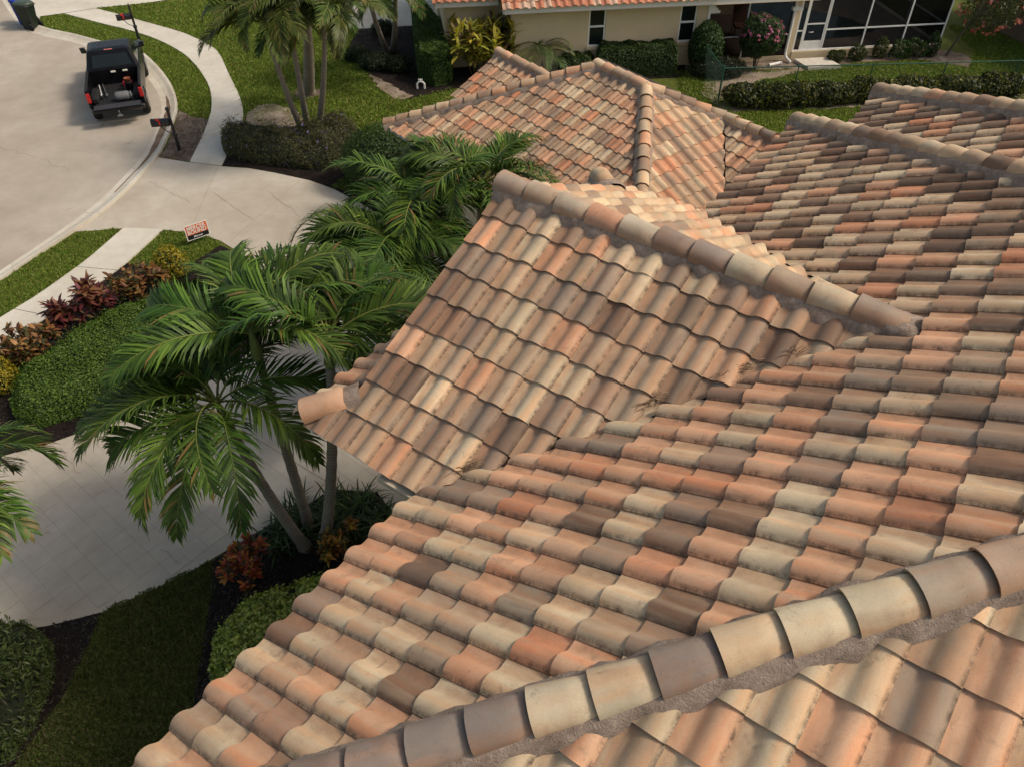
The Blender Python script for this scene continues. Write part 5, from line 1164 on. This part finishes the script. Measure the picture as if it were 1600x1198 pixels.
PALMY = [(0.052, 0.082, 0.016), (0.075, 0.108, 0.021), (0.04, 0.064, 0.013), (0.11, 0.125, 0.03)]
def palm(label, base, head, nf=14, L=1.9, trunk_r=.085, cols=PALMG, group='feather palms around the houses', azs=None, leafL=.58, leafW=.036, name='palm_tree', shaft=.55, lean=.25, wind=(0, 0), seed=0, trunk_col=None, nl=58, elr=(.15, 1.25)):
    random.seed(1000+seed); b = Vector((base[0], base[1], 0)); h = Vector(head); t = thing(name, label, 'palm tree', b, group)
    mid = b.lerp(h, .5) + Vector(((b-h).x, (b-h).y, 0))*lean*-0.6 + Vector((0, 0, -.1))
    path = []; rad = []; N = 26
    for i in range(N+1):
        k = i/N; p = b*(1-k)**2 + mid*2*k*(1-k) + h*k*k; path.append(p); rad.append(trunk_r*(1.25-.5*k if k > .06 else 1.25+.5*(.06-k)/.06)*(1.06 if i % 2 else .97))
    m = MB(); m.tube(path, rad, 10); m.build('trunk', trunk_col or M_TRUNK, t, smooth=True)
    ax = (path[-1]-path[-3]).normalized(); m = MB(); cs = [h+ax*shaft*k for k in (-.06, .05, .35, .7, 1.0)]
    if shaft > .05: m.tube(cs, [trunk_r*.8, trunk_r*1.05, trunk_r*.9, trunk_r*.6, trunk_r*.3], 10); m.build('crownshaft', plain('crownshaft_green', (0.14, 0.17, 0.05), .5, var=.25), t, smooth=True)
    top = h + ax*shaft*.85
    for k in range(nf):
        if azs: az, el, ls = azs[k] if len(azs[k]) == 3 else (*azs[k], 1.0)
        else:
            az = 360*k/nf*1.0 + (137.5 if k % 2 else 0) + U(-14, 14); el = elr[0]+(elr[1]-elr[0])*((k*5) % nf)/nf; ls = U(.88, 1.1)
        V, F, C = frond_mesh(L*ls*U(.95, 1.05), el, U(1.45, 2.15)+(.3 if el > .9 else 0), nl, leafL, leafW, cols, vee=U(.3, .6), curl=U(-.35, .35), sag=U(.75, 1.3), roll=U(-.45, .45), wind=U(-.45, .45)); C = C*U(.72, 1.22)*np.array((U(.9, 1.2), 1, 1))
        a = radians(az); cz, sz = sin(a), cos(a)          # heading azimuth
        W_ = np.stack([V[:, 0]*cz - V[:, 1]*sz, V[:, 0]*sz + V[:, 1]*cz, V[:, 2]], 1) + np.array(top)
        soup('frond', W_, F, C, M_FROND, t)
    return t
def trunk_mat():
    m_, n, l, b = nodes_of('palm_trunk'); p = wpos(n); sp = n.new('ShaderNodeSeparateXYZ'); l.new(p, sp.inputs[0])
    wv = n.new('ShaderNodeTexWave'); wv.wave_type = 'BANDS'; wv.bands_direction = 'Z'; wv.inputs['Scale'].default_value = 4.2; wv.inputs['Distortion'].default_value = 1.4; wv.inputs['Detail'].default_value = 3; l.new(p, wv.inputs['Vector'])
    c = mixc(n, l, noise(n, l, 5.0, 5, .65, p), (0.13, 0.105, 0.08), (0.33, 0.29, 0.235)); c = mixc(n, l, ramp(n, l, wv.outputs[0], [(.0, (.55, .55, .55)), (.25, (0, 0, 0))]), c, (0.10, 0.08, 0.06))
    l.new(c, b.inputs['Base Color']); b.inputs['Roughness'].default_value = .9; bump(n, l, b, wv.outputs[0], .4, .01); return m_
M_TRUNK = trunk_mat()
def hd(px, py, z): p = at(px, py, z); return (p.x, p.y, p.z)
# nearest cluster of three
palm('palm leaning left over the paved drive, leftmost of the nearest three trunks', g(478, 856), hd(358, 664, 3.3), 18, 2.1, .085, seed=1,
     azs=[(262, .5), (240, .35), (215, .2), (185, .35), (155, .35), (285, .7), (305, .8), (330, .95), (5, 1.0), (40, .9), (75, .8), (115, .6), (225, .9), (270, 1.15), (250, .75), (200, .65), (170, .8), (295, .4)])
palm('middle trunk of the nearest three palms, rising behind the red croton', g(484, 822), hd(404, 560, 4.3), 18, 2.15, .078, seed=2,
     azs=[(300, .6), (330, .7), (0, .8), (30, .75), (60, .6), (95, .5), (270, .6), (245, .7), (315, 1.0), (350, 1.15), (20, 1.0), (75, .9), (120, .8), (285, .95), (340, .45), (15, .5), (310, .3), (45, 1.2)])
palm('straight palm at the tiled roof corner, rightmost of the nearest three trunks', g(508, 842), hd(516, 570, 4.4), 17, 2.0, .085, seed=3,
     azs=[(20, .75), (55, .6), (350, .85), (320, .9), (285, .8), (90, .4), (120, .15), (5, 1.1), (40, 1.0), (300, 1.15), (250, 1.1), (70, .8), (335, .6), (10, .45), (355, .3), (45, .35), (310, .6)])
# cluster between the two tiled roofs
palm('leafy palm in front of the low hipped roof, leftmost crown there', hd(640, 500, 0)[:2], hd(612, 400, 3.5), 19, 2.15, .09, seed=4)
palm('leafy palm between both tiled roofs, middle crown of that clump', hd(680, 455, 0)[:2], hd(668, 345, 3.7), 19, 2.2, .09, seed=5)
palm('tallest palm between both tiled roofs, fronds over the low roof', hd(740, 440, 0)[:2], hd(752, 310, 4.0), 18, 2.0, .09, seed=6)
palm('palm beside the tiled gable edge with fronds over the drive', hd(620, 560, 0)[:2], hd(586, 455, 3.2), 17, 1.9, .08, seed=13)
# front-lawn cluster
palm('lawn palm leaning left over the sidewalk, out of the purple-flowered hedge', g(473, 206), hd(420, 62, 3.4), 19, 2.1, .085, PALMY, seed=7, elr=(.4, 1.3))
palm('lawn palm with the middle trunk in the purple-flowered hedge', g(481, 200), hd(452, 40, 3.8), 18, 2.1, .085, PALMY, seed=8, elr=(.4, 1.3))
palm('upright lawn palm on the right of the purple-flowered hedge trio', g(497, 203), hd(507, 42, 3.7), 20, 2.25, .085, PALMY, seed=9, elr=(.4, 1.3))
palm('thick dark-trunked palm standing in a ring of bare soil', g(482, 146), hd(478, 18, 3.4), 14, 2.2, .17, PALMG, seed=10, shaft=.1)
palm('palm with leaning trunk in the shaded mulch by the neighbour drive', g(606, 82), hd(576, -5, 2.7), 14, 2.1, .09, PALMG, seed=11)
palm('twin-looking upright palm in shaded mulch near the box hedge', g(614, 80), hd(618, -12, 2.9), 14, 2.1, .10, PALMG, seed=12)
palm('palm at the left edge with only its frond tips in view', g(-110, 940), hd(-75, 800, 2.9), 12, 1.8, .085, PALMG, seed=14)
palm('small feathery palm against the cream wall', g(846, 114), (*g(846, 114), .75), 20, 1.6, .09, [(0.07, 0.10, 0.035), (0.09, 0.125, 0.045), (0.06, 0.085, 0.03)], name='dwarf_palm', shaft=.05, leafL=.34, leafW=.022, seed=15, nl=40, elr=(.35, 1.4))
random.seed(55)

# ================================================================== SHRUBS AND BEDS
BRT = [(0.075, 0.135, 0.018), (0.10, 0.175, 0.022), (0.055, 0.10, 0.015), (0.13, 0.20, 0.03)]
YEL = [(0.32, 0.25, 0.018), (0.24, 0.22, 0.02), (0.40, 0.30, 0.02), (0.12, 0.14, 0.02)]
CRO = [(0.26, 0.115, 0.035), (0.16, 0.065, 0.03), (0.10, 0.085, 0.025), (0.33, 0.17, 0.06), (0.055, 0.06, 0.02)]
RED = [(0.30, 0.045, 0.02), (0.40, 0.09, 0.025), (0.14, 0.03, 0.015), (0.05, 0.045, 0.015), (0.42, 0.18, 0.03)]
MAR = [(0.085, 0.018, 0.022), (0.13, 0.028, 0.032), (0.055, 0.014, 0.016), (0.17, 0.06, 0.035)]
hedge('low_hedge', 'low clipped green hedge mound filling the island bed', P((30, 665), (24, 640), (38, 600), (75, 570), (130, 532), (190, 500), (245, 482), (290, 488), (330, 520), (330, 560), (270, 605), (200, 640), (120, 655), (60, 672)), .55, 26000, .052, BRT, edge=.4)
rosette_plant('ti_plant', 'tall maroon ti plant beside the walk, upper of the two', (*g(160, 500),), 11, 1.05, MAR+[(0.20, 0.10, 0.04)], group='ti plants')
rosette_plant('ti_plant', 'maroon ti plant overlapping the walk, lower left of the two', (*g(112, 522),), 10, .95, MAR+[(0.16, 0.09, 0.04)], group='ti plants')
rosette_plant('croton', 'bronze and orange croton between the ti plant and yellow bush', g(228, 470), 34, .95, CRO, .20, .075, spread=.62)
rosette_plant('croton', 'orange croton beside the walk at the left, below the ti plants', g(62, 560), 24, .8, CRO, .20, .075, spread=.5)
rosette_plant('croton', 'small bronze croton nearest the left edge', g(22, 580), 15, .6, CRO, .18, .07, spread=.36)
bush('yellow_shrub', 'bright yellow round shrub below the yard sign', (*g(272, 434),), (.40, .36, .44), 2600, .06, YEL, .55, amp=.5, jit=.9)
bush('yellow_shrub', 'bright yellow round shrub cut by the left edge', (*g(6, 606),), (.38, .38, .40), 2400, .06, YEL, .55, amp=.4, jit=.9)
clump('green_tuft', 'small leafy tuft at the left edge below the hedge mound', (*g(-8, 728),), 40, .4, .03, (.4, 1.3), 1.0, GREEN, .12)
# bed below the near palms
for k, (px, py, lb) in enumerate([(440, 848, 'strappy green clump left of the near palm trunks'), (525, 812, 'strappy green clump right behind the near palm trunks'), (565, 800, 'broad strappy green clump near the tiled eave'), (598, 822, 'strappy clump half hidden by the tiled eave'), (470, 812, 'strappy green clump between the near palm trunks'), (545, 838, 'strappy clump just behind the orange croton')]):
    clump('strap_leaf_plant', lb, g(px, py), 110, .62, .028, (.5, 1.4), 1.5, [(0.04, 0.075, 0.018), (0.06, 0.10, 0.025), (0.03, 0.055, 0.014)], .16, 'strap-leaved plants')
rosette_plant('croton', 'red and orange croton at the edge of the paved drive', g(393, 905), 20, .8, RED, .17, .065, spread=.42)
rosette_plant('croton', 'orange-leaved croton at the foot of the near palm trunks', g(535, 868), 13, .75, [(0.42, 0.19, 0.03), (0.38, 0.25, 0.04), (0.14, 0.06, 0.02), (0.06, 0.07, 0.02)], .16, .05, spread=.4)
hedge('low_hedge', 'rounded lime-green hedge tucked under the front eave', P((345, 1105), (338, 1065), (345, 1015), (370, 975), (420, 945), (480, 925), (525, 918), (570, 930), (560, 1000), (480, 1080), (400, 1140)), .65, 15000, .08, [(0.30, 0.36, 0.06), (0.40, 0.44, 0.10), (0.14, 0.20, 0.035), (0.46, 0.48, 0.15)], edge=.45, rough=.1, fuzz=.15, jit=.8)
hedge('loose_shrub', 'loose dark green shrub in the bottom left corner', P((-120, 1000), (0, 985), (50, 982), (85, 1010), (88, 1060), (60, 1130), (20, 1190), (-60, 1230), (-140, 1150)), .5, 9000, .12, [(0.045, 0.07, 0.016), (0.06, 0.09, 0.022), (0.095, 0.12, 0.035), (0.045, 0.045, 0.02)], edge=.8, aspect=.2, fuzz=.45, rough=.18, jit=1.3)
# front lawn beds
hedge('flowering_hedge', 'dark loose hedge with small purple flowers round the lawn palms', P((348, 232), (352, 212), (385, 212), (430, 218), (470, 215), (510, 205), (540, 200), (560, 212), (562, 232), (550, 252), (520, 266), (480, 268), (430, 262), (390, 256), (355, 248)), .62, 17000, .085, [(0.065, 0.075, 0.03), (0.09, 0.095, 0.04), (0.055, 0.05, 0.028), (0.13, 0.12, 0.05)], edge=1.0, aspect=.22, fuzz=.35, rough=.22, jit=1.2, flowers=([(0.22, 0.15, 0.52), (0.30, 0.22, 0.60)], 46, .07))
c_ = g(603, 288); bush('globe_shrub', 'large dark green globe shrub below the low hipped eave', (c_[0], c_[1], .8), (1.2, 1.1, 1.0), 19000, .06, [(0.03, 0.058, 0.014), (0.045, 0.085, 0.018), (0.06, 0.105, 0.024)], .5, amp=.06, jit=.4)
hedge('box_hedge', 'long clipped box hedge running beside the neighbour wall', P((655, 128), (648, 80), (645, 45), (668, 42), (690, 70), (708, 118), (706, 132), (680, 138)), 1.15, 22000, .075, [(0.035, 0.075, 0.014), (0.055, 0.11, 0.018), (0.085, 0.15, 0.022)], edge=.16, rough=.03)
rosette_plant('yellow_leaf_plant', 'big yellow-green broad-leaved plant at the cream house corner', (*g(752, 118),), 40, 1.9, [(0.36, 0.32, 0.045), (0.27, 0.28, 0.04), (0.44, 0.36, 0.05), (0.15, 0.17, 0.03), (0.12, 0.07, 0.03)], .52, .13, spread=1.25)
rosette_plant('dark_leaf_plant', 'dark broad-leaved plant against the cream wall behind the yellow one', (*g(792, 108),), 12, 2.0, [(0.05, 0.06, 0.02), (0.06, 0.04, 0.025), (0.03, 0.045, 0.015)], .42, .09, spread=.6)
hd_c = [(0.028, 0.055, 0.014), (0.045, 0.075, 0.02), (0.06, 0.095, 0.026)]
hedge('box_hedge', 'clipped green hedge below the right window of the cream house', P((930, 124), (930, 108), (1050, 102), (1056, 120)), 1.05, 12000, .085, hd_c, edge=.18)
hedge('box_hedge', 'short low hedge left of the window hedge by the cream wall', P((872, 128), (872, 113), (926, 109), (926, 124)), .75, 6000, .085, hd_c, edge=.2)
c_ = g(1097, 112); bush('round_shrub', 'rounded dark shrub between cream wall corner and lanai screen', (c_[0], c_[1], .85), (.62, .6, .95), 6500, .09, DARKG, .5, amp=.12)
c_ = g(1178, 110); bush('flowering_shrub', 'round-headed shrub with magenta flowers in front of the lanai', (c_[0], c_[1], 1.25), (.78, .7, .75), 6500, .085, DARKG+[(0.06, 0.085, 0.03)], .45, flowers=([(0.42, 0.10, 0.22), (0.50, 0.18, 0.30)], 70, .10), stems=7)
c_ = g(1120, 120); bush('dark_ground_shrub', 'low dark shrub beneath the round shrub by the fence corner', (c_[0], c_[1], .3), (1.0, .5, .42), 3500, .09, [(0.02, 0.028, 0.012), (0.03, 0.04, 0.015)], .4)
for px, py, rx, h, lb in ((1304, 97, .28, .42, 'tiny shrub left of the row under the pool screen'), (1337, 95, .30, .48, 'spindly shrub second in the row under the pool screen'), (1371, 91, .24, .62, 'upright shrub third in the row under the pool screen'), (1402, 91, .38, .55, 'dense dark shrub fourth in the row under the pool screen'), (1428, 89, .40, .60, 'dense dark shrub fifth in the row under the pool screen'), (1452, 89, .22, .75, 'narrow dark shrub at the pool screen corner')):
    c_ = g(px, py); bush('foundation_shrub', lb, (c_[0], c_[1], h*.55), (rx, rx*.8, h*.6), 1000, .10, [(0.03, 0.05, 0.016), (0.05, 0.07, 0.022), (0.09, 0.10, 0.03)] if px < 1380 else DARKG, .35, group='shrubs under the pool screen', amp=.6, jit=1.2, core=False)
# flowering tree
tb = Vector((*g(1478, 88), 0)); ft = thing('flowering_tree', 'small tree with pink blossoms right of the pool screen', 'tree', tb); cc = tb + Vector((1.35, .3, 2.05))
m = MB(); m.tube([tb, tb+Vector((.25, .05, .7)), tb+Vector((.55, .1, 1.3))], [.055, .045, .04], 8)
for a in range(9):
    d_ = Vector((U(-1, 1), U(-1, 1), U(.2, 1))).normalized()*U(.7, 1.1); m.tube([tb+Vector((.5, .1, 1.2)), (tb+Vector((.5, .1, 1.2))).lerp(cc+d_*.7, .5)+Vector((0, 0, .1)), cc+d_], [.03, .018, .006], 5)
m.build('trunk', plain('bark_brown', (0.10, 0.075, 0.055), 0.9, var=0.3), ft)
dd = unit(np.random.randn(3800, 3)); pp = dd*(.35+.65*np.random.rand(3800, 1)**.5)*lumps(dd, 14, .3, 5)[:, None]*np.array([1.15, 1.0, 1.25]) + np.array(cc)
V, F, C = leaf_cards(pp, dd, .11, .4, [(0.035, 0.055, 0.018), (0.055, 0.075, 0.022), (0.09, 0.10, 0.03)], None, .9); soup('crown', V, F, C, M_LEAF, ft)
dd = unit(np.random.randn(60, 3)); pp = np.repeat(dd*lumps(dd, 14, .3, 5)[:, None]*np.array([1.15, 1.0, 1.25])*.98 + np.array(cc), 5, 0)+np.random.randn(300, 3)*.045
V, F, C = leaf_cards(pp, np.repeat(dd, 5, 0), .12, .85, [(0.55, 0.17, 0.15), (0.62, 0.28, 0.24), (0.50, 0.12, 0.10)], None, .8); soup('blossom', V, F, C, M_LEAF, ft, 'stuff')
# hedge along the fence: separate plants
for k, px in enumerate(range(1152, 1600, 32)):
    c_ = g(px, 168-(px-1150)*.045); big = px < 1400
    bush('fence_hedge_shrub', ['first', 'second', 'third', 'fourth', 'fifth', 'sixth', 'seventh', 'eighth', 'ninth', 'tenth', 'eleventh', 'twelfth', 'thirteenth', 'fourteenth', 'fifteenth'][k]+' shrub from the left in the leafy hedge along the chain-link fence', (c_[0]+U(-.1, .1), c_[1]+U(-.1, .1), .36), (.62, .44, U(.34, .46)), 2000, .12, [(0.028, 0.04, 0.014), (0.045, 0.06, 0.018), (0.03, 0.042, 0.014), (0.15, 0.15, 0.03)], .42, group='hedge shrubs along the fence', jit=.9, amp=.3)
# dark undergrowth under the neighbour palms
for px, py, rx, lb in ((590, 108, .7, 'dark leafy ground plant beside the pale sand patch'), (622, 112, .55, 'dark ground plant in the middle of the shaded mulch'), (600, 55, .5, 'dark round bush behind the leaning palm trunk'), (560, 96, .5, 'dark ground plant at the lawn edge of the shaded mulch')):
    c_ = g(px, py); bush('ground_plant', lb, (c_[0], c_[1], .25), (rx, rx*.7, .34), 1400, .10, [(0.018, 0.03, 0.012), (0.028, 0.042, 0.016), (0.04, 0.055, 0.02)], .4)
